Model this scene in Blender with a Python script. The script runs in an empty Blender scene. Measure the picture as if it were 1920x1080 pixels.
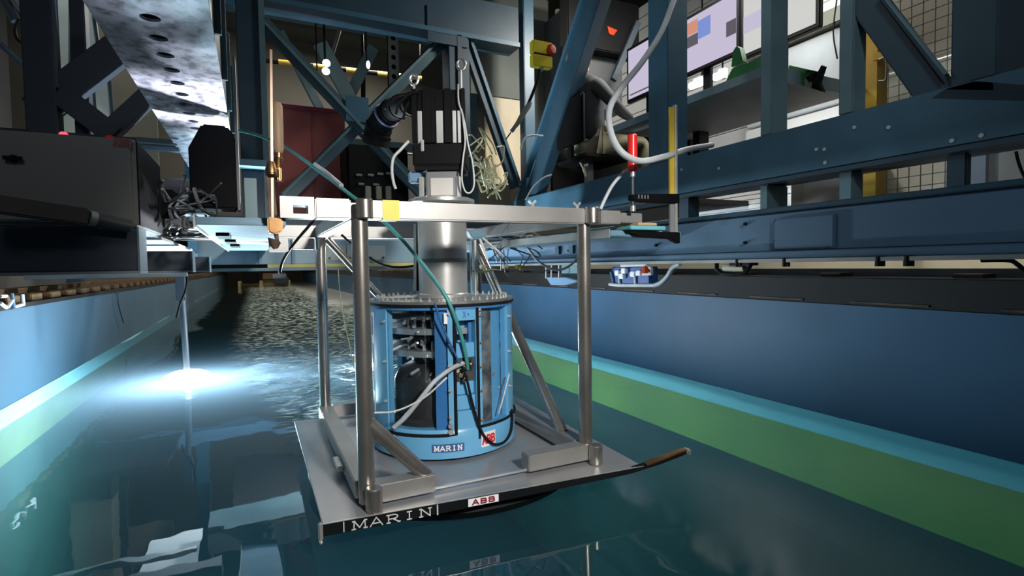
import bpy, bmesh, math, random
from mathutils import Vector as V, Matrix, noise
random.seed(7)
PI = math.pi
SC = bpy.context.scene
COL = SC.collection

# ------------------------------------------------------------------ camera
CF = 1000.0
CR = V((0.89982305, -0.43598101, -0.01546122))
CU = V((0.03264396, 0.03194796, 0.99895631))
CW = V((0.43503202, 0.89938862, -0.04297966))
CC = V((-0.2852, -1.6135, 0.7045))
cam_d = bpy.data.cameras.new('camera')
cam_d.sensor_width = 36.0
cam_d.lens = CF / 1920.0 * 36.0
cam_d.clip_start = 0.05
cam_d.clip_end = 200
cam = bpy.data.objects.new('camera', cam_d)
COL.objects.link(cam)
M = Matrix.Identity(4)
for i in range(3):
    M[i][0], M[i][1], M[i][2], M[i][3] = CR[i], CU[i], -CW[i], CC[i]
cam.matrix_world = M
SC.camera = cam

def at(px, py, X=None, Y=None, Z=None, d=None):
    """a point of the photograph on a plane of known place"""
    v = CW + CR * ((px - 960) / CF) + CU * ((540 - py) / CF)
    if d is not None: t = d
    elif X is not None: t = (X - CC.x) / v.x
    elif Y is not None: t = (Y - CC.y) / v.y
    else: t = (Z - CC.z) / v.z
    return CC + v * t

# ------------------------------------------------------------------ world, lights, exposure
W = bpy.data.worlds.new('world'); SC.world = W
W.use_nodes = True
W.node_tree.nodes['Background'].inputs[0].default_value = (0.55, 0.75, 1.0, 1)
W.node_tree.nodes['Background'].inputs[1].default_value = 0.03
SC.view_settings.view_transform = 'Standard'
SC.view_settings.look = 'None'
SC.view_settings.exposure = 0.0
SC.view_settings.gamma = 1.0
SC.view_settings.use_curve_mapping = False

def light(name, kind, loc, power, color=(1, 1, 1), size=0.3, target=None, size_y=None, spot=None, blend=0.3):
    l = bpy.data.lights.new(name, kind)
    l.energy = power; l.color = color
    if kind == 'AREA':
        l.size = size
        if size_y: l.shape = 'RECTANGLE'; l.size_y = size_y
    elif kind == 'SPOT':
        l.shadow_soft_size = size; l.spot_size = spot; l.spot_blend = blend
    else:
        l.shadow_soft_size = size
    o = bpy.data.objects.new(name, l); COL.objects.link(o)
    o.location = loc
    if target is not None:
        o.rotation_euler = (V(target) - V(loc)).to_track_quat('-Z', 'Y').to_euler()
    return o

ZW = -0.13                               # still water level
LAMP = V((-0.775, 3.2, ZW))
# two added lights without a fixture behind the pod, then the flood lamp's own
light('added_up_light', 'AREA', (0.40, 3.0, ZW + 0.02), 170, (0.84, 0.92, 1.0), 0.16, (0.40, 2.9, 3))  # unseen light added behind the pod to brighten walls and undersides
light('added_water_light', 'SPOT', (0.40, 2.9, ZW - 0.012), 300, (0.85, 0.95, 1.0), 0.03, (0.40, 2.9, -3), spot=math.radians(179), blend=0.0)  # unseen light added behind the pod to brighten the walls under water
light('flood_back_light', 'POINT', LAMP + V((0.05, -0.20, -0.46)), 360, (0.80, 0.88, 1.0), 0.10)
light('beam_fill', 'SPOT', (0.25, 1.45, 0.55), 300, (0.90, 0.92, 1.0), 0.06, (-0.50, 0.55, 1.35), spot=math.radians(50), blend=0.4)  # unseen spot added to brighten the holed beam's underside
# work lamp beside the photographer, aimed at the rig
light('work_light', 'SPOT', (0.38, -2.30, 1.58), 330, (1.0, 0.97, 0.92), 0.10, (0.44, 0.4, 0.42), spot=math.radians(48), blend=0.6)
light('work_light_high', 'AREA', (-0.9, -2.6, 2.6), 8, (0.95, 0.97, 1.0), 0.5, (0.5, 0.6, 0.2))
light('desk_fill', 'AREA', (2.75, 1.55, 3.1), 60, (1, 0.97, 0.9), 0.4, (2.5, 2.0, 1.8))  # unseen lamp added to brighten the person's hand and trousers
light('truss_fill', 'SPOT', (0.1, -2.2, 2.9), 115, (0.95, 0.98, 1.0), 0.2, (2.2, 0.5, 1.75), spot=math.radians(48), blend=0.7)  # unseen spot added to brighten the side truss
# cabin fluorescents
light('cabin_light', 'AREA', (3.5, 0.9, 3.4), 60, (1, 0.99, 0.95), 1.6, (3.6, 1.2, 0), size_y=0.3)
light('cabin_light_low', 'AREA', (3.7, 0.6, 1.55), 14, (1, 0.98, 0.93), 2.0, (4.2, 0.7, 1.3), size_y=0.15)
# hall lamps
light('hall_left_fill', 'AREA', (-2.9, 3.0, 4.6), 45, (0.95, 0.97, 1.0), 0.6, (-2.6, 4.2, 1.0))  # unseen lamp added to brighten the left side of the hall
light('hall_light', 'AREA', (1.9, 9.0, 5.4), 420, (1.0, 0.94, 0.82), 2.0, (1.2, 9.5, 0))
light('hall_light_mid', 'AREA', (0.9, 16.0, 5.6), 260, (1.0, 0.94, 0.82), 1.6, (0.3, 15, 0))
light('hall_light_far', 'AREA', (0.0, 23.0, 5.6), 260, (1.0, 0.88, 0.7), 0.6, (0.3, 22, 0))

# ------------------------------------------------------------------ materials
MATS = {}
def mat(name, c1, rough=0.5, metal=0.0, c2=None, scale=6.0, bump=0.0, bscale=None, detail=4.0, stretch=(1, 1, 1), lo=0.35, hi=0.65, coat=0.0, rvar=0.0, spec=0.5):
    m = bpy.data.materials.new(name); m.use_nodes = True
    nt = m.node_tree; n = nt.nodes; b = n['Principled BSDF']
    b.inputs['Roughness'].default_value = rough
    b.inputs['Metallic'].default_value = metal
    b.inputs['Specular IOR Level'].default_value = spec
    b.inputs['Coat Weight'].default_value = coat
    tc = n.new('ShaderNodeTexCoord'); mp = n.new('ShaderNodeMapping')
    mp.inputs['Scale'].default_value = stretch
    nt.links.new(tc.outputs['Object'], mp.inputs[0])
    nz = n.new('ShaderNodeTexNoise'); nz.inputs['Scale'].default_value = scale; nz.inputs['Detail'].default_value = detail
    nt.links.new(mp.outputs[0], nz.inputs[0])
    rp = n.new('ShaderNodeValToRGB'); rp.color_ramp.elements[0].position = lo; rp.color_ramp.elements[1].position = hi
    c2 = c2 or tuple(x * 0.75 for x in c1)
    rp.color_ramp.elements[0].color = (*c2, 1); rp.color_ramp.elements[1].color = (*c1, 1)
    nt.links.new(nz.outputs[0], rp.inputs[0]); nt.links.new(rp.outputs[0], b.inputs['Base Color'])
    if rvar:
        mr = n.new('ShaderNodeMapRange'); mr.inputs[3].default_value = rough - rvar; mr.inputs[4].default_value = rough + rvar
        nt.links.new(nz.outputs[0], mr.inputs[0]); nt.links.new(mr.outputs[0], b.inputs['Roughness'])
    if bump:
        nb = n.new('ShaderNodeTexNoise'); nb.inputs['Scale'].default_value = bscale or scale * 4; nb.inputs['Detail'].default_value = 3
        nt.links.new(mp.outputs[0], nb.inputs[0])
        bp = n.new('ShaderNodeBump'); bp.inputs['Strength'].default_value = bump; bp.inputs['Distance'].default_value = 0.01
        nt.links.new(nb.outputs[0], bp.inputs['Height']); nt.links.new(bp.outputs[0], b.inputs['Normal'])
    MATS[name] = m
    return m

def emit(name, c, s):
    m = bpy.data.materials.new(name); m.use_nodes = True
    nt = m.node_tree; nt.nodes.remove(nt.nodes['Principled BSDF'])
    e = nt.nodes.new('ShaderNodeEmission'); e.inputs[0].default_value = (*c, 1); e.inputs[1].default_value = s
    nt.links.new(e.outputs[0], nt.nodes['Material Output'].inputs[0])
    return m

navy = mat('navy_steel_paint', (0.040, 0.110, 0.165), 0.42, c2=(0.027, 0.082, 0.125), scale=3, bump=0.05, bscale=40)
navy_dark = mat('dark_navy_steel_paint', (0.020, 0.050, 0.075), 0.45, c2=(0.012, 0.036, 0.055), scale=3)
teal_steel = mat('teal_grey_steel_paint', (0.095, 0.165, 0.185), 0.45, c2=(0.07, 0.13, 0.15), scale=4)
slate = mat('slate_steel_paint', (0.035, 0.05, 0.065), 0.5, scale=3)
girder_blue = mat('mid_blue_girder_paint', (0.115, 0.215, 0.33), 0.40, c2=(0.09, 0.18, 0.28), scale=2)
pale_blue = mat('pale_blue_paint', (0.15, 0.27, 0.35), 0.5, c2=(0.10, 0.20, 0.27), scale=9, stretch=(0.5, 6, 2), bump=0.1)
wall_grey_blue = mat('tank_wall_grey_blue', (0.10, 0.17, 0.235), 0.5, c2=(0.085, 0.15, 0.21), scale=1.3, spec=0.3)
wall_blue = mat('tank_wall_blue', (0.058, 0.140, 0.245), 0.48, c2=(0.048, 0.118, 0.208), scale=1.3, spec=0.3)
cyan_band = mat('tank_wall_cyan', (0.46, 0.82, 0.86), 0.5, c2=(0.40, 0.76, 0.82), scale=2, stretch=(1, .3, 6))
green_band = mat('tank_wall_green', (0.40, 0.44, 0.06), 0.6, c2=(0.29, 0.34, 0.05), scale=2)
green_deep = mat('tank_deep_green', (0.025, 0.06, 0.045), 0.7, scale=2)  # dark green paints in the light fading with depth
tank_bed = mat('tank_bed', (0.010, 0.030, 0.036), 0.8, scale=1)
steel = mat('brushed_stainless', (0.46, 0.43, 0.39), 0.27, 0.88, c2=(0.39, 0.36, 0.33), scale=7, stretch=(1, 1, 1), rvar=0.07)
steel_bar = mat('milled_stainless_bar', (0.36, 0.35, 0.335), 0.42, 0.6, c2=(0.30, 0.29, 0.28), scale=5, rvar=0.06)
plate_steel = mat('plate_stainless', (0.46, 0.46, 0.46), 0.42, 0.6, c2=(0.39, 0.39, 0.40), scale=4, rvar=0.06)
alu = mat('bare_aluminium', (0.66, 0.66, 0.64), 0.33, 0.7, scale=6)
galv = mat('galvanised_mottle', (0.74, 0.75, 0.88), 0.45, 0.0, c2=(0.20, 0.21, 0.27), scale=26, detail=9, lo=0.36, hi=0.56, stretch=(1, 0.8, 1))
black = mat('black_anodised', (0.004, 0.004, 0.0045), 0.5, scale=5, spec=0.12)
rubber = mat('black_rubber', (0.007, 0.007, 0.008), 0.8, scale=8, spec=0.2)
black_hull = mat('black_hull_paint', (0.005, 0.006, 0.007), 0.6, scale=4, spec=0.15)
dark_grey = mat('dark_grey_plastic', (0.05, 0.052, 0.055), 0.5, scale=5)
mid_grey = mat('mid_grey_paint', (0.20, 0.21, 0.22), 0.5, scale=4)
cab_grey = mat('enclosure_grey', (0.20, 0.20, 0.18), 0.38, c2=(0.17, 0.17, 0.155), scale=2)
hose_grey = mat('grey_hose', (0.46, 0.49, 0.52), 0.5, scale=8)
cable_white = mat('pale_cable', (0.62, 0.63, 0.62), 0.5, scale=10)
cable_olive = mat('olive_cable', (0.35, 0.36, 0.20), 0.5, scale=10)
hose_green = mat('teal_hose', (0.06, 0.30, 0.30), 0.4, scale=10)
pod_blue = mat('azure_pod_paint', (0.14, 0.40, 0.65), 0.32, c2=(0.12, 0.355, 0.58), scale=3)
pod_deep = mat('deep_azure_paint', (0.05, 0.22, 0.50), 0.4, scale=3)
white = mat('sticker_white', (0.80, 0.80, 0.82), 0.5, c2=(0.76, 0.76, 0.78), scale=4)
red_ink = mat('sticker_red', (0.62, 0.02, 0.03), 0.5, scale=4)
dark_red_ink = mat('sticker_dark_red', (0.25, 0.02, 0.05), 0.5, scale=4)
blue_ink = mat('sticker_blue', (0.03, 0.12, 0.33), 0.5, scale=4)
outline_ink = mat('sticker_silver', (0.62, 0.66, 0.64), 0.4, scale=4)
yellow = mat('yellow_tape', (0.80, 0.62, 0.10), 0.55, c2=(0.74, 0.57, 0.09), scale=9)
yellow_paint = mat('yellow_paint', (0.55, 0.32, 0.02), 0.5, scale=3)
estop_yellow = mat('estop_yellow', (0.75, 0.60, 0.03), 0.4, scale=3)
red_plastic = mat('red_plastic', (0.70, 0.02, 0.02), 0.3, scale=4)
orange_red = mat('orange_red_plastic', (0.50, 0.045, 0.008), 0.6, scale=4, spec=0.2)
red_panel_m = mat('dark_red_panel', (0.34, 0.085, 0.075), 0.45, c2=(0.28, 0.065, 0.06), scale=2)
brass = mat('worn_brass', (0.45, 0.27, 0.12), 0.35, 1.0, c2=(0.25, 0.13, 0.06), scale=14)
wood = mat('worn_wood', (0.36, 0.24, 0.15), 0.55, c2=(0.26, 0.17, 0.10), scale=10, stretch=(6, 6, 0.6))
timber = mat('brown_timber', (0.15, 0.085, 0.035), 0.65, c2=(0.085, 0.05, 0.022), scale=12, stretch=(4, 1, 4))
rust = mat('rusty_steel', (0.16, 0.10, 0.06), 0.7, c2=(0.05, 0.035, 0.03), scale=9)
copper = mat('copper_strip', (0.36, 0.20, 0.08), 0.4, 0.8, c2=(0.22, 0.11, 0.05), scale=12)
cream = mat('cream_wall', (0.55, 0.50, 0.36), 0.6, c2=(0.48, 0.43, 0.31), scale=2)
white_wall = mat('white_cladding', (0.80, 0.82, 0.82), 0.5, c2=(0.75, 0.77, 0.77), scale=2)
olive_wall = mat('hall_olive_wall', (0.058, 0.054, 0.042), 0.8, c2=(0.048, 0.045, 0.036), scale=0.6)
grey_wall = mat('hall_grey_wall', (0.12, 0.13, 0.14), 0.8, scale=0.8)
ledge_dark = mat('ledge_dark', (0.016, 0.014, 0.013), 0.7, c2=(0.010, 0.009, 0.009), scale=3)
green_paint = mat('machine_green', (0.03, 0.20, 0.05), 0.4, scale=3)
grey_green = mat('grey_green_panel', (0.22, 0.23, 0.19), 0.5, scale=2)
desk_dark = mat('desk_underside', (0.26, 0.24, 0.24), 0.6, scale=2)
desk_edge_m = mat('desk_edge_blue_grey', (0.20, 0.27, 0.30), 0.5, scale=2)
skin_m = mat('skin', (0.55, 0.30, 0.19), 0.5, scale=8)
shirt_m = mat('black_shirt', (0.012, 0.016, 0.018), 0.8, scale=8, bump=0.2, bscale=30)
khaki = mat('khaki_cloth', (0.28, 0.25, 0.16), 0.85, c2=(0.22, 0.19, 0.12), scale=10, bump=0.2, bscale=40)
hair_m = mat('brown_hair', (0.05, 0.03, 0.02), 0.6, scale=30)
wire_m = mat('grey_wire', (0.20, 0.21, 0.18), 0.5, scale=8)
lamp_glow = emit('lamp_glow', (0.85, 0.94, 1.0), 40)
tube_glow = emit('tube_glow', (1.0, 1.0, 0.97), 9)
spot_glow = emit('hall_lamp_glow', (1.0, 0.98, 0.9), 14)
red_glow = emit('red_beacon_glow', (1.0, 0.05, 0.08), 3)
red_dim = emit('red_beacon_dim', (0.6, 0.02, 0.02), 0.25)
screen_lilac = emit('screen_lilac', (0.66, 0.60, 0.78), 0.85)
screen_white = emit('screen_white', (0.74, 0.74, 0.72), 0.85)
screen_orange = emit('screen_orange', (0.80, 0.36, 0.25), 0.8)
screen_blue = emit('screen_blue', (0.26, 0.36, 0.80), 0.8)
screen_grey = emit('screen_grey', (0.16, 0.15, 0.18), 0.7)

def clear_mat(name, tint=(0.95, 0.98, 1.0), refl=0.12, rough=0.03):
    m = bpy.data.materials.new(name); m.use_nodes = True
    nt = m.node_tree; n = nt.nodes; n.remove(n['Principled BSDF'])
    t = n.new('ShaderNodeBsdfTransparent'); t.inputs[0].default_value = (*tint, 1)
    g = n.new('ShaderNodeBsdfGlossy'); g.inputs['Roughness'].default_value = rough
    lw_ = n.new('ShaderNodeLayerWeight'); lw_.inputs[0].default_value = 0.5
    pw = n.new('ShaderNodeMath'); pw.operation = 'POWER'; pw.inputs[1].default_value = 4.0
    lw = n.new('ShaderNodeMath'); lw.operation = 'MULTIPLY_ADD'; lw.inputs[1].default_value = 0.85; lw.inputs[2].default_value = 0.04
    nt.links.new(lw_.outputs['Facing'], pw.inputs[0]); nt.links.new(pw.outputs[0], lw.inputs[0])
    mx = n.new('ShaderNodeMixShader')
    nt.links.new(lw.outputs[0], mx.inputs[0]); nt.links.new(t.outputs[0], mx.inputs[1]); nt.links.new(g.outputs[0], mx.inputs[2])
    nt.links.new(mx.outputs[0], n['Material Output'].inputs[0])
    return m
acrylic = clear_mat('clear_acrylic')

def water_mat():
    m = bpy.data.materials.new('tank_water'); m.use_nodes = True
    nt = m.node_tree; n = nt.nodes; L = nt.links; n.remove(n['Principled BSDF'])
    out = n['Material Output']
    t = n.new('ShaderNodeBsdfTransparent'); t.inputs[0].default_value = (0.80, 0.95, 0.95, 1)
    tr = n.new('ShaderNodeBsdfTranslucent'); tr.inputs[0].default_value = (0.40, 0.60, 0.74, 1)
    df = n.new('ShaderNodeBsdfDiffuse'); df.inputs[0].default_value = (0.030, 0.068, 0.072, 1)
    gl = n.new('ShaderNodeBsdfGlossy'); gl.inputs['Roughness'].default_value = 0.015; gl.inputs[0].default_value = (1, 1, 1, 1)
    fr = n.new('ShaderNodeFresnel'); fr.inputs[0].default_value = 1.40
    add = n.new('ShaderNodeMixShader'); add.inputs[0].default_value = 0.5
    body = n.new('ShaderNodeMixShader'); body.inputs[0].default_value = 0.38
    top = n.new('ShaderNodeMixShader')
    L.new(tr.outputs[0], add.inputs[1]); L.new(df.outputs[0], add.inputs[2])
    L.new(t.outputs[0], body.inputs[1]); L.new(add.outputs[0], body.inputs[2])
    L.new(fr.outputs[0], top.inputs[0]); L.new(body.outputs[0], top.inputs[1]); L.new(gl.outputs[0], top.inputs[2])
    # light glinting on the wake ripples, painted pale where a vertex attribute says
    at_ = n.new('ShaderNodeAttribute'); at_.attribute_name = 'painted_glint'
    painted_glint = n.new('ShaderNodeBsdfDiffuse'); painted_glint.inputs[0].default_value = (0.66, 0.80, 0.76, 1)
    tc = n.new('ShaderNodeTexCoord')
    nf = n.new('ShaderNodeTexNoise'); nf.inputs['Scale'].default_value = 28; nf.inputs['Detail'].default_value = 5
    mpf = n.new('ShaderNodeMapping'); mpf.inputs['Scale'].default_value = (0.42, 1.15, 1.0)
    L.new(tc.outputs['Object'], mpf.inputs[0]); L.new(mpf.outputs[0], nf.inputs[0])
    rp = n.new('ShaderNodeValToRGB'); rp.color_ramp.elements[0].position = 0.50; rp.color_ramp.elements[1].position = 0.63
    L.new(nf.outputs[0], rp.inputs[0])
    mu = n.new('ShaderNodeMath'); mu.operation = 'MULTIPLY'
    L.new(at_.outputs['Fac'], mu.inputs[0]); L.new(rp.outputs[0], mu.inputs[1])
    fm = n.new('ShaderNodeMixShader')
    L.new(mu.outputs[0], fm.inputs[0]); L.new(top.outputs[0], fm.inputs[1]); L.new(painted_glint.outputs[0], fm.inputs[2])
    L.new(fm.outputs[0], out.inputs['Surface'])
    nb = n.new('ShaderNodeTexNoise'); nb.inputs['Scale'].default_value = 2.2; nb.inputs['Detail'].default_value = 3
    L.new(tc.outputs['Object'], nb.inputs[0])
    bp = n.new('ShaderNodeBump'); bp.inputs['Strength'].default_value = 0.10; bp.inputs['Distance'].default_value = 0.03
    L.new(nb.outputs[0], bp.inputs['Height'])
    for s in (gl, fr): L.new(bp.outputs[0], s.inputs['Normal'])
    sx = n.new('ShaderNodeSeparateXYZ'); L.new(tc.outputs['Object'], sx.inputs[0])
    mr = n.new('ShaderNodeMapRange'); mr.inputs[1].default_value = 0.7; mr.inputs[2].default_value = 1.3; mr.inputs[3].default_value = 0.015; mr.inputs[4].default_value = 0.30
    L.new(sx.outputs[0], mr.inputs[0]); L.new(mr.outputs[0], gl.inputs['Roughness'])
    va = n.new('ShaderNodeVolumeAbsorption'); va.inputs[0].default_value = (0.25, 0.64, 0.70, 1); va.inputs[1].default_value = 0.42
    L.new(va.outputs[0], out.inputs['Volume'])
    return m
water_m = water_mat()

# ------------------------------------------------------------------ mesh builder
def frame(d, up=(0, 0, 1)):
    d = V(d).normalized(); up = V(up)
    s = d.cross(up)
    if s.length < 1e-4: s = d.cross(V((0, 1, 0)))
    s.normalize(); u = s.cross(d).normalized()
    return d, s, u

def smooth_path(pts, k=6):
    P = [V(p) for p in pts]
    if len(P) < 3: return P
    out = []
    for i in range(len(P) - 1):
        a = P[i - 1] if i else P[0] * 2 - P[1]
        b, c = P[i], P[i + 1]
        d = P[i + 2] if i + 2 < len(P) else P[-1] * 2 - P[-2]
        for j in range(k):
            t = j / k
            out.append(0.5 * ((2 * b) + (c - a) * t + (2 * a - 5 * b + 4 * c - d) * t * t + (3 * b - a - 3 * c + d) * t ** 3))
    out.append(P[-1])
    return out

class MB:
    def __init__(s): s.v = []; s.f = []
    def quad_hull(s, a, b):                       # two rings of 4
        i = len(s.v); s.v += [V(p) for p in a] + [V(p) for p in b]
        s.f += [(i, i+3, i+2, i+1), (i+4, i+5, i+6, i+7)] + [(i+k, i+(k+1) % 4, i+4+(k+1) % 4, i+4+k) for k in range(4)]
        return s
    def box(s, x0, x1, y0, y1, z0, z1):
        return s.quad_hull([(x0, y0, z0), (x1, y0, z0), (x1, y1, z0), (x0, y1, z0)], [(x0, y0, z1), (x1, y0, z1), (x1, y1, z1), (x0, y1, z1)])
    def member(s, p0, p1, w, h, up=(0, 0, 1)):    # w sideways, h along up
        p0, p1 = V(p0), V(p1); d, sd, u = frame(p1 - p0, up)
        r = lambda p: [p - sd*w/2 - u*h/2, p + sd*w/2 - u*h/2, p + sd*w/2 + u*h/2, p - sd*w/2 + u*h/2]
        return s.quad_hull(r(p0), r(p1))
    def channel(s, p0, p1, w, h, t, up=(0, 0, 1)):  # open section: web and two flanges
        p0, p1 = V(p0), V(p1); d, sd, u = frame(p1 - p0, up)
        s.member(p0, p1, t, h, up)
        for q in (-1, 1):
            o = u * q * (h/2 - t/2)
            for g in (-1, 1):
                e = sd * g * (w/4 + t/4)
                s.member(p0 + o + e, p1 + o + e, w/2 - t/2, t, up)
        return s
    def tube(s, pts, r, n=10, cap=True):
        P = [V(p) for p in pts]; m = len(P); base = len(s.v); prev = None
        for i, p in enumerate(P):
            d = (P[min(i+1, m-1)] - P[max(i-1, 0)])
            if d.length < 1e-9: d = V((0, 0, 1))
            d.normalize()
            if prev is None: _, sd, u = frame(d)
            else:
                sd = prev - d * prev.dot(d)
                if sd.length < 1e-6: _, sd, u = frame(d)
                sd.normalize(); u = sd.cross(d)
            prev = sd
            rr = r[i] if isinstance(r, (list, tuple)) else r
            s.v += [p + (sd * math.cos(2*PI*k/n) + u * math.sin(2*PI*k/n)) * rr for k in range(n)]
        for i in range(m-1):
            a = base + i*n; b = a + n
            s.f += [(a+k, b+k, b+(k+1) % n, a+(k+1) % n) for k in range(n)]
        if cap:
            s.f += [tuple(base + k for k in range(n)), tuple(base + (m-1)*n + k for k in reversed(range(n)))]
        return s
    def cyl(s, p0, p1, r, n=20): return s.tube([p0, p1], r, n)
    def lathe(s, c, prof, n=32, axis=(0, 0, 1), sx=1.0, sy=1.0):
        c = V(c); d, sd, u = frame(axis, (0, 1, 0)); base = len(s.v)
        for r, z in prof:
            s.v += [c + d*z + (sd*math.cos(2*PI*k/n)*sx + u*math.sin(2*PI*k/n)*sy)*max(r, 1e-4) for k in range(n)]
        for i in range(len(prof)-1):
            a = base + i*n; b = a + n
            s.f += [(a+k, a+(k+1) % n, b+(k+1) % n, b+k) for k in range(n)]
        s.f += [tuple(base+k for k in reversed(range(n))), tuple(base+(len(prof)-1)*n+k for k in range(n))]
        return s
    def ball(s, c, r, n=8, sc=(1, 1, 1)):
        c = V(c); base = len(s.v); m = max(4, n//2+1)
        for i in range(m+1):
            a = PI*(0.02 + 0.96*i/m) - PI/2
            s.v += [c + V((math.cos(a)*math.cos(2*PI*k/n)*sc[0], math.cos(a)*math.sin(2*PI*k/n)*sc[1], math.sin(a)*sc[2]))*r for k in range(n)]
        for i in range(m):
            a = base+i*n; b = a+n
            s.f += [(a+k, a+(k+1) % n, b+(k+1) % n, b+k) for k in range(n)]
        s.f += [tuple(base+k for k in reversed(range(n))), tuple(base+m*n+k for k in range(n))]
        return s
    def prism(s, poly, ext):                      # 3D outline pushed along a vector
        P = [V(p) for p in poly]; ext = V(ext); n = len(P); i = len(s.v)
        s.v += P + [p + ext for p in P]
        s.f += [tuple(i+k for k in reversed(range(n))), tuple(i+n+k for k in range(n))] + [(i+k, i+(k+1) % n, i+n+(k+1) % n, i+n+k) for k in range(n)]
        return s
    def sector(s, c, r0, r1, a0, a1, z0, z1, n=12):  # curved wall piece, angles in radians
        base = len(s.v)
        for k in range(n+1):
            a = a0 + (a1-a0)*k/n; d = V((math.cos(a), math.sin(a), 0)); c_ = V((c[0], c[1], 0))
            for r, z in ((r0, z0), (r1, z0), (r1, z1), (r0, z1)): s.v.append(c_ + d*r + V((0, 0, z)))
        for k in range(n):
            i = base+4*k; j = i+4
            s.f += [(i+q, j+q, j+(q+1) % 4, i+(q+1) % 4) for q in range(4)]
        s.f += [(base, base+1, base+2, base+3), (base+4*n+3, base+4*n+2, base+4*n+1, base+4*n)]
        return s
    def build(s, name, m, parent=None, bevel=0.0, smooth=35, kind=None, label=None):
        o_ = V((0, 0, 0))
        p = parent
        while p is not None:
            o_ = o_ + V(p.location); p = p.parent
        me = bpy.data.meshes.new(name)
        me.from_pydata([tuple(q - o_) for q in s.v], [], s.f)
        me.validate()
        bm = bmesh.new(); bm.from_mesh(me)
        bmesh.ops.recalc_face_normals(bm, faces=bm.faces)
        if bevel:
            bmesh.ops.bevel(bm, geom=[e for e in bm.edges if e.is_manifold and e.calc_face_angle(0) > 0.6], offset=bevel, segments=2, affect='EDGES', clamp_overlap=True)
        bm.to_mesh(me); bm.free()
        if smooth:
            for q in me.polygons: q.use_smooth = True
            me.set_sharp_from_angle(angle=math.radians(smooth))
        me.materials.append(m)
        ob = bpy.data.objects.new(name, me); COL.objects.link(ob)
        if parent is not None: ob.parent = parent
        if kind: ob['kind'] = kind
        if label: ob['label'] = label
        return ob

def tag(o, label, cat, group=None, kind=None):
    o['label'] = label; o['category'] = cat
    if group: o['group'] = group
    if kind: o['kind'] = kind
    return o

def thing(name, loc, label, cat, group=None):
    o = bpy.data.objects.new(name, None); COL.objects.link(o)
    o.empty_display_size = 0.05; o.location = loc
    return tag(o, label, cat, group)

def struct(name, mb, m, **k):
    o = mb.build(name, m, **k); o['kind'] = 'structure'
    return o

def hose(name, pts, r, m, label, cat='cable', k=8, n=8, group=None):
    mb = MB().tube(smooth_path(pts, k), r, n)
    return tag(mb.build(name, m, smooth=60), label, cat, group)

# lettering out of strokes on a 5 x 7 grid
GLYPH = {
 'A': [(0.2, 0, 2.5, 7), (2.5, 7, 4.8, 0), (1.2, 2.3, 3.8, 2.3)],
 'B': [(0.6, 0, 0.6, 7), (0.6, 6.5, 3.6, 6.5), (0.6, 3.6, 3.6, 3.6), (0.6, 0.5, 3.8, 0.5), (3.6, 6.6, 4.3, 5.6), (4.3, 5.6, 4.3, 4.6), (4.3, 4.6, 3.5, 3.6), (3.6, 3.7, 4.5, 2.6), (4.5, 2.6, 4.5, 1.5), (4.5, 1.5, 3.7, 0.4)],
 'M': [(0.5, 0, 0.7, 7), (0.7, 7, 2.6, 1.2), (2.6, 1.2, 4.5, 7), (4.5, 7, 4.7, 0), (-0.2, 0.3, 1.2, 0.3), (4.0, 0.3, 5.4, 0.3), (0, 6.7, 1, 6.7), (4.3, 6.7, 5.3, 6.7)],
 'R': [(0.8, 0, 0.8, 7), (0.1, 6.6, 3.3, 6.6), (0.8, 3.4, 3.3, 3.4), (3.3, 6.6, 4.2, 5.6), (4.2, 5.6, 4.2, 4.4), (4.2, 4.4, 3.3, 3.4), (2.4, 3.4, 4.8, 0), (0.1, 0.3, 1.5, 0.3), (4.2, 0.3, 5.2, 0.3)],
 'I': [(2.5, 0, 2.5, 7), (1.6, 0.3, 3.4, 0.3), (1.6, 6.7, 3.4, 6.7)],
 'N': [(0.8, 0, 0.8, 7), (0.8, 7, 4.3, 0), (4.3, 0, 4.3, 7), (0.1, 0.3, 1.5, 0.3), (3.6, 6.7, 5.0, 6.7), (0.1, 6.7, 1.0, 6.7)],
 'X': [(0.4, 0, 4.6, 7), (4.6, 0, 0.4, 7)], '+': [(1, 3.5, 4, 3.5), (2.5, 2, 2.5, 5)],
}
def letters(text, fn, x0, x1, z0, z1, wt, m, parent, th=0.0012):
    """strokes laid on a surface, one object per letter: fn(u, v, lift) gives the point"""
    n = len(text); cw = (x1 - x0) / n
    for i, ch in enumerate(text):
        mb = MB()
        sx = cw * 0.80 / 5.0; sz = (z1 - z0) / 7.0; ox = x0 + cw * i + cw * 0.10
        for q_, (a, b, c, d) in enumerate(GLYPH[ch]):
            ax, az, bx, bz = ox + a*sx, z0 + b*sz, ox + c*sx, z0 + d*sz
            dx, dz = bx - ax, bz - az; l = math.hypot(dx, dz) or 1
            w = wt * min(sx, sz) / 2
            nx, nz = -dz / l * w, dx / l * w
            ax -= dx / l * w * 0.5; az -= dz / l * w * 0.5; bx += dx / l * w * 0.5; bz += dz / l * w * 0.5
            q = [(ax + nx, az + nz), (bx + nx, bz + nz), (bx - nx, bz - nz), (ax - nx, az - nz)]
            t_ = th * (1 + 0.06 * q_)
            mb.quad_hull([fn(u, v, 0) for u, v in q], [fn(u, v, t_) for u, v in q])
        mb.build('letter', m, parent)

# ================================================================== SETTING
XL, XR = -1.70, 2.48
ZT = 0.47
YF, YN = 34.0, -3.2
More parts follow.
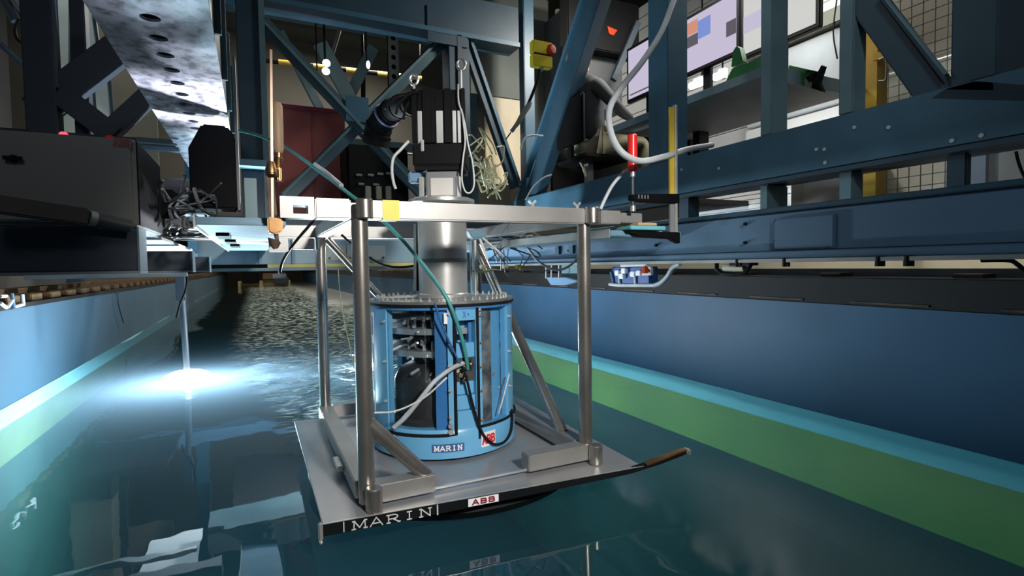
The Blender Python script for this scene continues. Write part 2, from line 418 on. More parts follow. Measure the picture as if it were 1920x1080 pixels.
# tank walls: blue above water, pale band at the water line, green below
wl = struct('wall_left', MB().box(XL-0.35, XL, YN, YF, ZW, ZT), wall_grey_blue)
MB().box(XL-0.35, XL+0.004, YN, YF, ZW-0.115, ZW).build('painted_band', cyan_band, wl)
MB().box(XL-0.35, XL, YN, YF, ZW-0.34, ZW-0.115).build('green_band', mat('dimmed_green', (0.15, 0.17, 0.07), 0.7, c2=(0.11, 0.13, 0.06), scale=2), wl)  # darker than the right wall: weaker light on this side put into the colour
MB().box(XL-0.35, XL, YN, YF, -2.4, ZW-0.34).build('deep_wall', green_deep, wl)
wr = struct('wall_right', MB().box(XR, XR+0.5, YN, YF, ZW, ZT), wall_blue)
MB().box(XR-0.004, XR+0.5, YN, YF, ZW-0.115, ZW).build('painted_band', cyan_band, wr)
MB().box(XR, XR+0.5, YN, YF, ZW-0.42, ZW-0.115).build('green_band', green_band, wr)
MB().box(XR, XR+0.5, YN, YF, -2.4, ZW-0.42).build('deep_wall', green_deep, wr)
struct('floor', MB().box(XL-0.3, XR+0.3, YN, YF, -2.5, -2.4), tank_bed)
struct('wall_back', MB().box(-6, 8, YF, YF+0.2, -2.4, 6.2), olive_wall)
struct('ceiling', MB().box(-6, 8, 2.0, YF, 6.0, 6.2), olive_wall)
struct('trim_1', MB().box(-6, XL-0.3, YN, YF, 0.25, 0.42), ledge_dark)
struct('trim_2', MB().box(XR+0.45, 6.5, YN, YF, 0.25, 0.42), ledge_dark)
hl = struct('wall_1', MB().box(-4.6, -4.4, 0, YF, 0.3, 6.2), grey_wall)
struct('wall_2', MB().box(6.3, 6.5, 5.0, YF, 0.3, 6.2), olive_wall)

struct('wall_4', MB().box(-6, 8, 12.0, 12.15, 1.35, 6.0), olive_wall)

# water surface: fine grid near the rig and wake, coarse beyond
def wake(x, y):
    if y < 0.4: return 0.0
    left = -0.10 - 0.16 * min(max(y - 0.6, 0), 3.2)
    right = 1.0 + 0.10 * min(y, 8)
    e = lambda t: 0 if t < 0 else (1 if t > 1 else t*t*(3-2*t))
    return e((x - left) / 0.35) * e((right - x) / 0.5) * e((y - 0.5) / 0.7)
def water():
    xs = [XL - 0.02]; x = XL
    while x < XR + 0.02: xs.append(x); x += 0.032
    xs.append(XR + 0.02)
    ys = [YN]; y = YN
    while y < YF:
        st = 0.12 if y < 0.3 else 0.026 + 0.012 * max(0, y - 2)
        y += min(st, 0.5); ys.append(min(y, YF))
    nx, ny = len(xs), len(ys)
    vs, painted_glint = [], []
    for y in ys:
        for x in xs:
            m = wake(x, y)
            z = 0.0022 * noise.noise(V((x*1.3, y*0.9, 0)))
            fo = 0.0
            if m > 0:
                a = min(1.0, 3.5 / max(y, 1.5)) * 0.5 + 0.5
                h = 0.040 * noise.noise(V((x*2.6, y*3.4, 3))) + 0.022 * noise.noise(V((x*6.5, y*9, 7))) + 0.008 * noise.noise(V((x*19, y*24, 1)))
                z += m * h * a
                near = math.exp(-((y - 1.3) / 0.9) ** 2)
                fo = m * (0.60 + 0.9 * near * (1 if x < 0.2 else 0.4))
            # long low waves rolling off to the left wall
            s = (x + 0.9) * 0.8 + (y - 5.5) * 0.35
            z += 0.012 * math.exp(-((y - 5.8) / 2.2) ** 2) * (1 - m) * math.sin(6.5 * s) * (1 if x < 0.3 else 0)
            vs.append((x, y, ZW + z)); painted_glint.append(fo)
    fs = []
    for j in range(ny-1):
        for i in range(nx-1):
            a = j*nx + i; fs.append((a, a+1, a+nx+1, a+nx))
    # closed body: sides and bottom
    b0 = len(vs)
    ring = [i for i in range(nx)] + [j*nx + nx-1 for j in range(1, ny)] + [(ny-1)*nx + i for i in range(nx-2, -1, -1)] + [j*nx for j in range(ny-2, 0, -1)]
    for r in ring: vs.append((vs[r][0], vs[r][1], -2.41)); painted_glint.append(0)
    n = len(ring)
    for k in range(n): fs.append((ring[k], b0+k, b0+(k+1) % n, ring[(k+1) % n]))
    fs.append(tuple(b0+k for k in range(n)))
    me = bpy.data.meshes.new('water'); me.from_pydata(vs, [], fs)
    at_ = me.attributes.new('painted_glint', 'FLOAT', 'POINT'); at_.data.foreach_set('value', painted_glint)
    for p in me.polygons: p.use_smooth = p.index < (nx-1)*(ny-1)
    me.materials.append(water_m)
    o = bpy.data.objects.new('water', me); COL.objects.link(o); o['kind'] = 'structure'
water()

# rails and ledges on the tank walls
led = thing('tank_rail', (XR+0.30, 1.0, ZT), 'dark rusty carriage rail ledge running on top of the right tank wall', 'rail')
MB().box(XR+0.004, XR+0.48, YN, YF, ZT+0.0005, ZT+0.145).build('ledge', ledge_dark, led, bevel=0.006)
MB().box(XR+0.22, XR+0.30, YN, YF, ZT+0.1455, ZT+0.185).build('rail_head', mid_grey, led)
for k in range(26):
    y = -1.5 + k*0.62
    MB().box(XR-0.004, XR+0.02, y, y+0.36, ZT+0.012, ZT+0.022).build('clip', rust, led, bevel=0.002)
    MB().box(XR+0.06, XR+0.17, y+0.45, y+0.56, ZT+0.1455, ZT+0.165).build('chair_block', rust, led)
lel = thing('timber_rail', (XL-0.2, 4.0, ZT), 'brown timber rail with notched sleepers on top of the left tank wall', 'rail')
MB().box(XL-0.33, XL+0.01, YN, YF, ZT, ZT+0.03).build('bed', ledge_dark, lel)
MB().box(XL-0.26, XL-0.16, YN, YF, ZT+0.03, ZT+0.12).build('rail_head', timber, lel)
for k in range(40):
    y = 1.6 + k*0.42
    MB().box(XL-0.15, XL-0.01, y, y+0.22, ZT+0.03, ZT+0.085).build('sleeper', timber, lel, bevel=0.006)

# hall wall of white cladding behind the cabin, in boards
cl = struct('wall_3', MB().box(4.32, 4.40, -2.2, 5.2, 0.42, 4.0), mid_grey)
for k in range(24):
    z = 0.46 + k*0.147
    MB().box(4.28, 4.33, -2.2, 5.2, z, z+0.138).build('panel', white_wall if z > 0.9 else cream, cl, bevel=0.004)

# ================================================================== TEST FRAME
FW, FD, FH = 0.784, 1.024, 0.90
fr = thing('test_frame', (FW/2, FD/2, 0), 'brushed stainless tube frame carrying the blue pod over the water', 'frame')
RP = 0.0242
YFB, YRB = -0.005, FD
for (x, y) in ((0, 0), (FW, 0), (0, FD), (FW, FD)):
    MB().cyl((x, y, 0.0), (x, y, FH-0.055), RP, 28).build('post', steel, fr)
# top bars
MB().box(0.02, FW-0.01, -0.03, 0.025, FH-0.055, FH).build('top_bar', steel_bar, fr, bevel=0.004)
MB().box(-0.22, FW, FD-0.025, FD+0.03, FH-0.055, FH).build('top_bar', steel_bar, fr, bevel=0.004)
MB().box(-0.025, 0.025, 0.027, FD-0.027, FH-0.055, FH-0.003).build('top_bar', steel_bar, fr, bevel=0.004)
MB().box(FW-0.025, FW+0.025, 0.027, FD-0.027, FH-0.055, FH-0.003).build('top_bar', steel_bar, fr, bevel=0.004)
# left arm of the front bar: a bolted extension with a slot
e = MB()
e.box(-0.125, -0.028, -0.03, 0.025, FH-0.057, FH+0.001)
e.build('extension_bar', steel_bar, fr, bevel=0.004)
e = MB().box(-0.215, -0.127, -0.03, 0.025, FH-0.022, FH+0.002).box(-0.215, -0.182, -0.03, 0.025, FH-0.057, FH-0.022).box(-0.143, -0.127, -0.03, 0.025, FH-0.057, FH-0.022).box(-0.182, -0.143, -0.03, 0.025, FH-0.057, FH-0.045)
e.build('slotted_bar', steel_bar, fr)
e = MB().box(FW+0.058, FW+0.145, -0.028, 0.025, FH-0.052, FH-0.004).box(FW+0.147, FW+0.245, -0.026, 0.025, FH-0.047, FH-0.010)
e.build('extension_bar', steel_bar, fr, bevel=0.003)
e = MB().box(-0.22, -0.14, FD-0.03, FD+0.02, FH-0.12, FH-0.06).box(-0.12, -0.03, FD-0.03, FD+0.02, FH-0.11, FH-0.058)
e.build('bracket', steel_bar, fr, bevel=0.003)
for x in (0.0, FW):                                # lifting sockets
    for (z0, z1, nm) in ((FH-0.055, FH+0.004, 'socket'), (-0.012, 0.058, 'socket')):
        yy = -0.037 if x else -0.020
        if nm and z0 < 0: yy = -0.045
        MB().tube([(x+0.012, yy, z0), (x+0.012, yy, z0+0.004), (x+0.012, yy, z1-0.004), (x+0.012, yy, z1)], [0.021, 0.0245, 0.0245, 0.021], 28).build(nm, steel, fr)
# base channels
MB().box(0.0, 0.205, -0.03, 0.03, 0.0, 0.055).build('base_bar', steel_bar, fr, bevel=0.003)
MB().box(0.535, FW, -0.03, 0.03, 0.0, 0.055).build('base_bar', steel_bar, fr, bevel=0.003)
for x in (0, FW):
    MB().box(x-0.03, x+0.03, 0.032, FD, 0.0, 0.055).build('base_bar', steel_bar, fr, bevel=0.003)
MB().box(0.032, FW-0.032, FD-0.03, FD+0.03, 0.0, 0.055).build('base_bar', steel_bar, fr, bevel=0.003)
MB().box(0.205, 0.535, -0.012, -0.002, -0.001, 0.006).build('seam_strip', alu, fr)
# braces
MB().cyl((0.012, 0.0, 0.235), (0.185, 0.0, 0.045), 0.0225, 24).build('brace', steel, fr)
MB().cyl((FW, 0.16, 0.045), (FW, FD-0.02, 0.80), 0.0225, 24).build('brace', steel, fr)
MB().cyl((0.03, FD, 0.84), (0.32, FD, 0.50), 0.018, 20).build('brace', steel, fr)
MB().cyl((FW-0.02, FD, 0.3), (0.45, FD, 0.04), 0.018, 20).build('brace', steel, fr)
# yellow tape round the front bar
MB().box(0.062, 0.111, -0.0318, 0.027, FH-0.057, FH+0.0018).build('yellow_tape', yellow, fr, label='square of yellow tape')
# wing nuts on the front bar
for px in (998, 1082):
    p = at(px, 383, Y=0.0)
    b = MB().cyl((p.x, 0.0, FH), (p.x, 0.0, FH+0.014), 0.007, 10)
    for s in (-1, 1):
        b.prism([(p.x+s*0.004, -0.002, FH+0.008), (p.x+s*0.016, -0.002, FH+0.020), (p.x+s*0.012, -0.002, FH+0.026), (p.x, -0.002, FH+0.014)], (0, 0.004, 0))
    b.build('wing_nut', alu, fr)
# clip on the left base bar
MB().box(-0.052, -0.031, 0.25, 0.36, 0.012, 0.03).build('clip', alu, fr, bevel=0.002)

# ================================================================== BASE PLATE
PZ = -0.013
pl = thing('base_plate', (0.4, 0.5, PZ), 'wide flat stainless plate under the frame, with a dark lettered front lip', 'plate')
c = [V((-0.134, -0.055, PZ)), V((0.934, -0.135, PZ)), V((0.985, 1.06, PZ)), V((-0.136, 1.06, PZ))]
MB().quad_hull([p - V((0, 0, 0.008)) for p in c], c).build('plate', plate_steel, pl, bevel=0.002)
fdir = (c[1] - c[0]).normalized(); fnor = V((fdir.y, -fdir.x, 0))
lip_l = (c[1] - c[0]).length
def lipface(u, v, lift): return c[0] + fdir*u + fnor*(0.003 + lift) + V((0, 0, -0.004 - v))
mb = MB(); L0, L1 = 0.0, lip_l + 0.20
def hb(u): return 0.036 - 0.022 * (u / L1) ** 1.5
N = 10
for k in range(N):
    a, b = L0 + (L1-L0)*k/N, L0 + (L1-L0)*(k+1)/N
    r = lambda u: [c[0]+fdir*u+V((0, 0, -0.001))-fnor*0.012, c[0]+fdir*u+V((0, 0, -0.001))+fnor*0.003, c[0]+fdir*u+fnor*0.003+V((0, 0, -hb(u))), c[0]+fdir*u-fnor*0.012+V((0, 0, -hb(u)))]
    up = lambda u: V((0, 0, 0.030)) * max(0, (u - lip_l) / 0.2)
    mb.quad_hull([p + up(a) for p in r(a)], [p + up(b) for p in r(b)])
mb.build('front_lip', black_hull, pl)
MB().quad_hull([c[0]-V((0, 0, .001)), c[1]-V((0, 0, .001)), c[1]+fnor*0.006-V((0, 0, .001)), c[0]+fnor*0.006-V((0, 0, .001))], [c[0]+V((0, 0, .001)), c[1]+V((0, 0, .001)), c[1]+fnor*0.006+V((0, 0, .001)), c[0]+fnor*0.006+V((0, 0, .001))]).build('edge_strip', alu, pl)
p1 = c[1] + fdir*0.012; p2 = c[1] + fdir*0.185 + V((0, 0, 0.028))
MB().member(p1 - fnor*0.004 + V((0, 0, 0.003)), p2 - fnor*0.004 + V((0, 0, 0.003)), 0.024, 0.006).build('copper_strip', copper, pl, label='brown copper coloured strip')
MB().member(p2 + V((0, 0, -0.006)), p2 + fdir*0.018 + V((0, 0, -0.004)), 0.03, 0.022).build('end_cap', alu, pl, bevel=0.004)
MB().member(c[0] + V((-0.006, -0.004, 0.006)), c[0] + V((-0.006, -0.004, -0.045)), 0.012, 0.012, (0, 1, 0)).build('end_cap', steel_bar, pl, bevel=0.003)
MB().ball(c[0] + V((-0.006, -0.010, -0.048)), 0.006, 10).build('bolt', alu, pl)
# lettering on the lip
def lf(u, v, lift): return c[0] + fdir*u + fnor*(0.0032 + lift) + V((0, 0, -0.050 + v))
letters('MARIN', lf, 0.075, 0.315, 0.017, 0.042, 0.9, outline_ink, pl)
for q in [(0.055, 0.016, 0.058, 0.046), (0.326, 0.014, 0.330, 0.046)]:
    MB().quad_hull([lf(q[0], q[1], 0), lf(q[2], q[1], 0), lf(q[2], q[3], 0), lf(q[0], q[3], 0)], [lf(q[0], q[1], .001), lf(q[2], q[1], .001), lf(q[2], q[3], .001), lf(q[0], q[3], .001)]).build('frame_mark', outline_ink, pl)
qs = [(0.425, 0.021), (0.525, 0.021), (0.525, 0.045), (0.425, 0.045)]
st = MB().quad_hull([lf(u, v, 0) for u, v in qs], [lf(u, v, .001) for u, v in qs]).build('sticker', white, pl)
letters('ABB', lambda u, v, l: lf(u, v, l + .0011), 0.435, 0.515, 0.025, 0.041, 1.9, dark_red_ink, st)
# dark hull below the plate
MB().lathe((0.43, 0.50, -0.02), [(0.50, -0.002), (0.545, -0.045), (0.555, -0.065), (0.53, -0.095), (0.35, -0.118), (0.0, -0.120)], 64, (0, 0, 1), 1.0, 1.0).build('hull_dome', black_hull, pl)

# ================================================================== POD
PC = V((0.415, 0.50, 0)); PR = 0.287
NV = V((-0.321, -0.947, 0)).normalized(); A0 = math.atan2(NV.y, NV.x)
def ang(phi): return A0 + math.radians(phi)        # phi grows to the right as seen from the photograph
def pp(phi, r, z): return V((PC.x + r*math.cos(ang(phi)), PC.y + r*math.sin(ang(phi)), z))
pod = thing('thruster_pod', (PC.x, PC.y, 0), 'azure blue round pod with clear curved windows standing on the steel plate', 'pod')
ZB, ZTOP = 0.105, 0.545
MB().lathe(PC, [(PR-0.02, 0), (PR+0.004, 0.0), (PR+0.006, 0.01), (PR+0.004, ZB-0.012), (PR-0.004, ZB), (PR-0.02, ZB)], 72).build('base_ring', pod_blue, pod)
ring = MB()
ring.sector(PC, PR-0.035, PR, 0, 2*PI, ZTOP, 0.565, 72)
ring.build('top_ring', pod_deep, pod)
mb = MB().lathe(PC, [(0.08, 0.566), (PR+0.006, 0.566), (PR+0.006, 0.576), (0.08, 0.576)], 72)
mb.build('lid', mat('lid_grey', (0.30, 0.31, 0.30), 0.35, 0.6, scale=20), pod)
MB().sector(PC, PR-0.004, PR+0.008, 0, 2*PI, 0.557, 0.566, 72).build('lid_gasket', rubber, pod)
for k in range(52):
    a = 2*PI*k/52 + random.uniform(-.02, .02); r_ = PR - 0.022
    p = V((PC.x + r_*math.cos(a), PC.y + r_*math.sin(a), 0.576))
    if k == 0:
        b0 = MB().cyl((0, 0, 0), (0, 0, 0.006), 0.007, 8).cyl((0, 0, 0.006), (0, 0, 0.014), 0.0035, 8).build('bolt', alu, None)
        b0.parent = pod; b0.location = p - V(pod.location); bolt0 = b0
    else:
        bk = bolt0.copy(); COL.objects.link(bk); bk.parent = pod; bk.location = p - V(pod.location)
# pillars
def pillar(a, b, nm='pillar', r0=PR-0.03, r1=PR, m=pod_blue):
    MB().sector(PC, r0, r1, ang(a), ang(b), ZB-0.004, ZTOP+0.002, max(3, int(abs(b-a)/5))).build(nm, m, pod)
pillar(-104, -47); pillar(3.5, 9.5); pillar(25, 30); pillar(62, 96); pillar(128, 226)
# recessed column between the two windows
rec = MB().sector(PC, PR-0.075, PR-0.065, ang(9), ang(26), 0.0, ZTOP, 5)
rec.build('recess_back', pod_blue, pod)
MB().sector(PC, PR-0.065, PR-0.002, ang(9.6), ang(25), 0.505, ZTOP, 5).build('recess_lintel', pod_blue, pod)
MB().sector(PC, PR-0.065, PR-0.003, ang(9.6), ang(25), ZB-0.01, 0.17, 5).build('step', pod_blue, pod, bevel=0.002)
MB().sector(PC, PR-0.065, PR-0.012, ang(9.6), ang(25), 0.172, 0.225, 5).build('step', pod_blue, pod, bevel=0.002)
MB().sector(PC, PR-0.065, PR-0.022, ang(9.6), ang(25), 0.227, 0.275, 5).build('step', pod_blue, pod, bevel=0.002)
MB().sector(PC, PR-0.065, PR-0.012, ang(9.6), ang(25), 0.365, 0.42, 5).build('step', pod_blue, pod, bevel=0.002)
MB().sector(PC, PR-0.065, PR-0.030, ang(9.8), ang(12), 0.42, 0.505, 2).sector(PC, PR-0.065, PR-0.030, ang(22), ang(24.8), 0.42, 0.505, 2).build('recess_cheek', pod_deep, pod)
# connector block, metallic and jumbled
mb = MB()
for k in range(26):
    ph = random.uniform(10.5, 24); z = random.uniform(0.285, 0.36); r_ = PR - random.uniform(0.0, 0.04)
    mb.cyl(pp(ph, r_-0.02, z), pp(ph+random.uniform(-1, 1), r_+0.008, z+random.uniform(-.004, .004)), random.uniform(0.004, 0.009), 8)
mb.build('connector_block', mat('nickel_fittings', (0.42, 0.40, 0.34), 0.35, 1.0, c2=(0.2, 0.18, 0.14), scale=40), pod, kind='stuff')
MB().sector(PC, PR-0.06, PR-0.02, ang(9.8), ang(24.8), 0.277, 0.363, 5).build('connector_backing', dark_grey, pod)
# curved windows
MB().sector(PC, PR-0.012, PR-0.006, ang(-47), ang(4), ZB, ZTOP, 16).build('window_pane', acrylic, pod)
MB().sector(PC, PR-0.012, PR-0.006, ang(29), ang(63), ZB, ZTOP, 12).build('window_pane', acrylic, pod)
MB().sector(PC, PR-0.012, PR-0.006, ang(96), ang(128), ZB, ZTOP, 12).build('window_pane', acrylic, pod)
# inner blue edge frame of the left window, gaskets
MB().sector(PC, PR-0.05, PR-0.014, ang(-6), ang(3), ZB, ZTOP, 3).build('window_jamb', pod_deep, pod)
def arc(a, b, r, z, n=10): return [pp(a + (b-a)*k/n, r, z) for k in range(n+1)]
for (a, b, zb) in ((-52, 8.5, 0.088), (26.5, 92, 0.092)):
    path = [pp(a, PR+0.003, 0.54), pp(a, PR+0.003, zb)] if a < 0 else [pp(a, PR+0.003, 0.55), pp(a, PR+0.003, 0.06)]
    if a < 0: path = arc(-80, b, PR+0.006, zb, 14) + [pp(b, PR+0.004, 0.3), pp(b, PR+0.003, 0.555)]
    MB().tube(path, 0.0055, 8).build('gasket', rubber, pod)
MB().tube(arc(28, 94, PR+0.006, 0.105, 12), 0.0050, 8).build('gasket', rubber, pod)
for ph, zs in ((4.5, (0.53, 0.43, 0.34, 0.25, 0.15)), (28.5, (0.54, 0.52, 0.42, 0.33, 0.24, 0.13)), (-49, (0.5, 0.35, 0.2)), (66, (0.5, 0.36, 0.22, 0.12))):
    for z in zs:
        bk = bolt0.copy(); COL.objects.link(bk); bk.parent = pod
        bk.location = pp(ph, PR-0.002, z) - V(pod.location)
        bk.rotation_euler = V((math.cos(ang(ph)), math.sin(ang(ph)), 0)).to_track_quat('Z', 'Y').to_euler()
        bk.name = 'bolt'
MB().cyl(pp(4.5, PR, 0.10), pp(4.5, PR+0.012, 0.10), 0.010, 12).cyl(pp(4.5, PR, 0.122), pp(4.5, PR+0.012, 0.122), 0.009, 12).build('latch', alu, pod)
# machinery inside
MB().lathe(PC + V((-0.075, -0.065, 0)), [(0.0, 0.06), (0.155, 0.06), (0.155, 0.12), (0.142, 0.13), (0.142, 0.27), (0.12, 0.31), (0.07, 0.335), (0.07, 0.36), (0.0, 0.36)], 36).build('inner_motor', mat('inner_dark', (0.030, 0.026, 0.025), 0.4, scale=4), pod)
for z, r_, m_ in ((0.365, 0.240, alu), (0.425, 0.225, black), (0.45, 0.245, alu), (0.505, 0.235, dark_grey)):
    MB().lathe(PC, [(0.03, z), (r_, z), (r_, z+0.022), (0.03, z+0.022)], 40).build('inner_disc', m_, pod)
MB().cyl(PC + V((0.03, 0.06, 0.105)), PC + V((0.03, 0.06, 0.55)), 0.145, 28).build('inner_shaft', black, pod)
for k in range(9):
    a = ang(-45 + 11*k); r_ = 0.185
    MB().cyl((PC.x+r_*math.cos(a), PC.y+r_*math.sin(a), 0.35), (PC.x+r_*math.cos(a), PC.y+r_*math.sin(a), 0.54), 0.006, 8).build('inner_rod', alu, pod)
mb = MB()
for k in range(34):
    ph = random.uniform(-46, 2) if k < 24 else random.uniform(32, 60); z = random.uniform(0.30, 0.53) if k < 24 else random.uniform(0.2, 0.5)
    mb.cyl(pp(ph, 0.22, z), pp(ph+random.uniform(-6, 6), 0.255, z+random.uniform(-.015, .015)), random.uniform(0.003, 0.007), 6)
mb.build('inner_fittings', alu, pod, kind='stuff')
MB().box(PC.x-0.10, PC.x-0.03, PC.y-0.19, PC.y-0.12, 0.10, 0.125).build('inner_foot', alu, pod, bevel=0.004)
MB().lathe(PC, [(0.0, 0.09), (PR-0.03, 0.09), (PR-0.03, 0.104), (0.0, 0.104)], 48).build('inner_floor', mid_grey, pod)
MB().sector(PC, 0.246, 0.252, ang(46.5), ang(63), ZB, ZTOP, 5).build('inner_pillar', pod_blue, pod)
MB().sector(PC, 0.250, 0.256, ang(31), ang(46), ZB, ZTOP, 8).build('inner_shroud', mat('inner_shroud', (0.42, 0.43, 0.42), 0.35, 0.4, scale=14, c2=(0.10, 0.10, 0.11)), pod)
# stickers on the base ring
def podface(u, v, lift):                           # u metres along the ring from phi = 0
    return pp(math.degrees(u / PR), PR + 0.0065 + lift, v)
def sticker(phc, w, z0, z1, text, ink, ground, wt):
    u0 = math.radians(phc) * PR
    s_ = MB()
    n = 6
    for k in range(n):
        a, b = u0 - w/2 + w*k/n, u0 - w/2 + w*(k+1)/n
        s_.quad_hull([podface(a, z0, 0), podface(b, z0, 0), podface(b, z1, 0), podface(a, z1, 0)], [podface(a, z0, .001), podface(b, z0, .001), podface(b, z1, .001), podface(a, z1, .001)])
    s_ = s_.build('sticker', ground, pod)
    letters(text, lambda u, v, l: podface(u, v, l + 0.0015), u0 - w*0.45, u0 + w*0.45, z0 + (z1-z0)*0.2, z0 + (z1-z0)*0.8, wt, ink, s_)
sticker(-45, 0.066, 0.025, 0.080, 'ABB', red_ink, white, 1.9)
sticker(34, 0.066, 0.025, 0.080, 'ABB', red_ink, white, 1.9)
sticker(2.5, 0.115, 0.026, 0.056, 'MARIN', white, blue_ink, 1.5)
letters('X+', lambda u, v, l: pp(math.degrees(u/PR), PR - 0.002 + l, v), math.radians(15)*PR, math.radians(21)*PR, 0.515, 0.538, 1.0, blue_ink, pod)
# white tag strip down the left pillar
s_ = MB().sector(PC, PR, PR+0.0015, ang(-75), ang(-68), 0.14, 0.53, 2).build('sticker', white, pod)
for z in (0.44, 0.33, 0.22):
    MB().sector(PC, PR+0.0012, PR+0.003, ang(-73.5), ang(-69.5), z, z+0.075, 2).build('print_mark', blue_ink, s_)
MB().sector(PC, PR, PR+0.0015, ang(1.2), ang(3.8), 0.495, 0.535, 2).build('sticker', white, pod)

# ================================================================== DRIVE COLUMN + MOTOR
dc = thing('drive_column', (PC.x, PC.y, 0.576), 'bright bare aluminium tube rising from the lid of the blue pod', 'column')
MB().lathe((PC.x+0.006, PC.y, 0), [(0.0, 0.577), (0.104, 0.577), (0.104, 0.59), (0.100, 0.595), (0.100, 0.955), (0.0, 0.955)], 56).build('tube', alu, dc)
MB().lathe((PC.x+0.006, PC.y, 0), [(0.09, 0.955), (0.128, 0.957), (0.135, 0.962), (0.135, 0.974), (0.120, 0.980), (0.09, 0.98)], 56).build('flange', alu, dc)
MB().lathe((PC.x+0.006, PC.y, 0), [(0.1005, 0.72), (0.103, 0.72), (0.103, 0.735), (0.1005, 0.735)], 56).build('band', mid_grey, dc)
mo = thing('electric_motor', (PC.x, PC.y, 0.98), 'black finned electric motor with eyebolts standing on top of the aluminium tube', 'motor')
MX, MY = PC.x + 0.012, PC.y
RA = math.radians(-25)
def mbox(mb, x0, x1, y0, y1, z0, z1):             # boxes turned to face the photograph
    R_ = Matrix.Rotation(RA, 3, 'Z'); o = V((MX, MY, 0))
    q = [(x0, y0), (x1, y0), (x1, y1), (x0, y1)]
    return mb.quad_hull([o + R_ @ V((x, y, z0)) for x, y in q], [o + R_ @ V((x, y, z1)) for x, y in q])
mbox(MB(), -0.058, 0.072, -0.07, 0.07, 0.98, 1.085).build('gearbox_neck', mid_grey, mo, bevel=0.004)
mbox(MB(), -0.040, 0.050, -0.078, -0.071, 0.985, 1.055).build('cover_plate', mat('pale_cover', (0.62, 0.60, 0.56), 0.5, scale=4), mo, bevel=0.002)
for x0, x1 in ((-0.085, -0.066), (0.064, 0.080)):
    mbox(MB(), x0, x1, -0.08, -0.05, 0.98, 1.06).build('stay', alu, mo, bevel=0.002)
mbox(MB(), -0.105, 0.105, -0.10, 0.10, 1.10, 1.185).build('terminal_block', black, mo, bevel=0.006)
mbox(MB(), -0.10, 0.10, -0.09, 0.09, 1.085, 1.10).build('gasket_plate', rubber, mo)
mbox(MB(), -0.085, 0.095, -0.08, 0.08, 1.185, 1.40).build('core', black, mo, bevel=0.004)
for (x0, x1) in ((-0.105, -0.085), (-0.062, -0.030), (-0.030, -0.014), (0.022, 0.050), (0.088, 0.104)):
    mbox(MB(), x0, x1, -0.095, -0.078, 1.19, 1.40).build('fin', black, mo, bevel=0.002)
for (x0, x1) in ((-0.083, -0.066), (-0.010, 0.016), (0.054, 0.068), (0.074, 0.086)):
    mbox(MB(), x0, x1, -0.088, -0.079, 1.19, 1.315).build('bright_strip', alu, mo, bevel=0.001)
for x in (-0.09, -0.05, -0.01, 0.03, 0.07):
    mbox(MB(), x, x+0.012, 0.078, 0.095, 1.19, 1.39).build('fin', black, mo)
for (x, zt, h) in ((-0.095, 1.40, 0.055), (0.092, 1.40, 0.11)):
    p = V((MX, MY, 0)) + Matrix.Rotation(RA, 3, 'Z') @ V((x, -0.08, zt))
    ring = [p + V((0.9*math.cos(t)*0.016, -0.43*math.cos(t)*0.016, h - 0.016 + math.sin(t)*0.020)) for t in [2*PI*k/18 for k in range(19)]]
    MB().cyl(p, p + V((0, 0, h-0.034)), 0.006, 8).tube(ring, 0.006, 8, False).build('eyebolt', alu, mo)
b = mbox(MB(), -0.070, -0.058, -0.106, -0.098, 1.155, 1.20); b.build('bracket', alu, mo, bevel=0.002)
b = mbox(MB(), -0.13, -0.08, -0.06, -0.02, 1.04, 1.085); b.build('cable_gland', mat('blue_gland', (0.18, 0.32, 0.5), 0.4, scale=4), mo, bevel=0.006)

# ================================================================== CARRIAGE GIRDERS
# left flange plate over the water
lf_ = thing('flange_plate', (-0.31, 1.0, 0.835), 'worn pale blue flange plate clamped under the left end of the front bar', 'plate')
X0, X1 = -0.418, -0.20
mb = MB().box(X0, X1, -0.005, 1.30, 0.822, 0.843)
mb.build('flange', pale_blue, lf_, bevel=0.002)
MB().box(X0, X1, 1.302, 2.22, 0.822, 0.843).build('flange', pale_blue, lf_, bevel=0.002)
MB().box(-0.30, -0.27, 0.0, 2.22, 0.843, 0.95).build('web', teal_steel, lf_)
MB().box(X0-0.004, X0+0.001, -0.005, 2.2, 0.815, 0.85).build('edge', alu, lf_)
for (px, py) in ((418, 441), (432, 452), (440, 460)):
    p = at(px, py, Z=0.82)
    MB().box(p.x-0.016, p.x+0.022, p.y-0.10, p.y+0.10, 0.812, 0.8225).build('packer', black, lf_)
# transverse girder behind the rig
tg = thing('cross_girder', (0.4, 2.4, 0.74), 'grey blue cross girder behind the frame with pale bolted plates', 'girder')
MB().box(-0.6, 1.30, 2.30, 2.50, 0.735, 0.90).build('web', mat('grey_blue_paint', (0.24, 0.37, 0.45), 0.45, c2=(0.18, 0.30, 0.38), scale=3), tg, bevel=0.004)
for (xa, xb, ya, yb) in ((612, 648, 448, 492), (650, 688, 448, 492), (690, 722, 446, 488)):
    p0 = at(xa, yb, Y=2.295); p1 = at(xb, ya, Y=2.295)
    pt = MB().box(p0.x, p1.x, 2.285, 2.30, 0.755, 0.86).build('plate', mat('pale_grey_plate', (0.42, 0.46, 0.46), 0.5, scale=4), tg, bevel=0.003)
    for q in ((p0.x+0.02, 0.772), (p1.x-0.02, 0.772)):
        MB().cyl((q[0], 2.285, q[1]), (q[0], 2.275, q[1]), 0.009, 8).build('bolt', dark_grey, pt)
MB().box(-0.2, 1.28, 2.27, 2.30, 0.712, 0.734).build('yellow_edge', mat('yellow_edge', (0.55, 0.48, 0.14), 0.5, scale=4), tg, label='yellow painted lower edge')
MB().box(-0.6, 1.30, 2.24, 2.54, 0.69, 0.711).build('flange', teal_steel, tg, bevel=0.003)
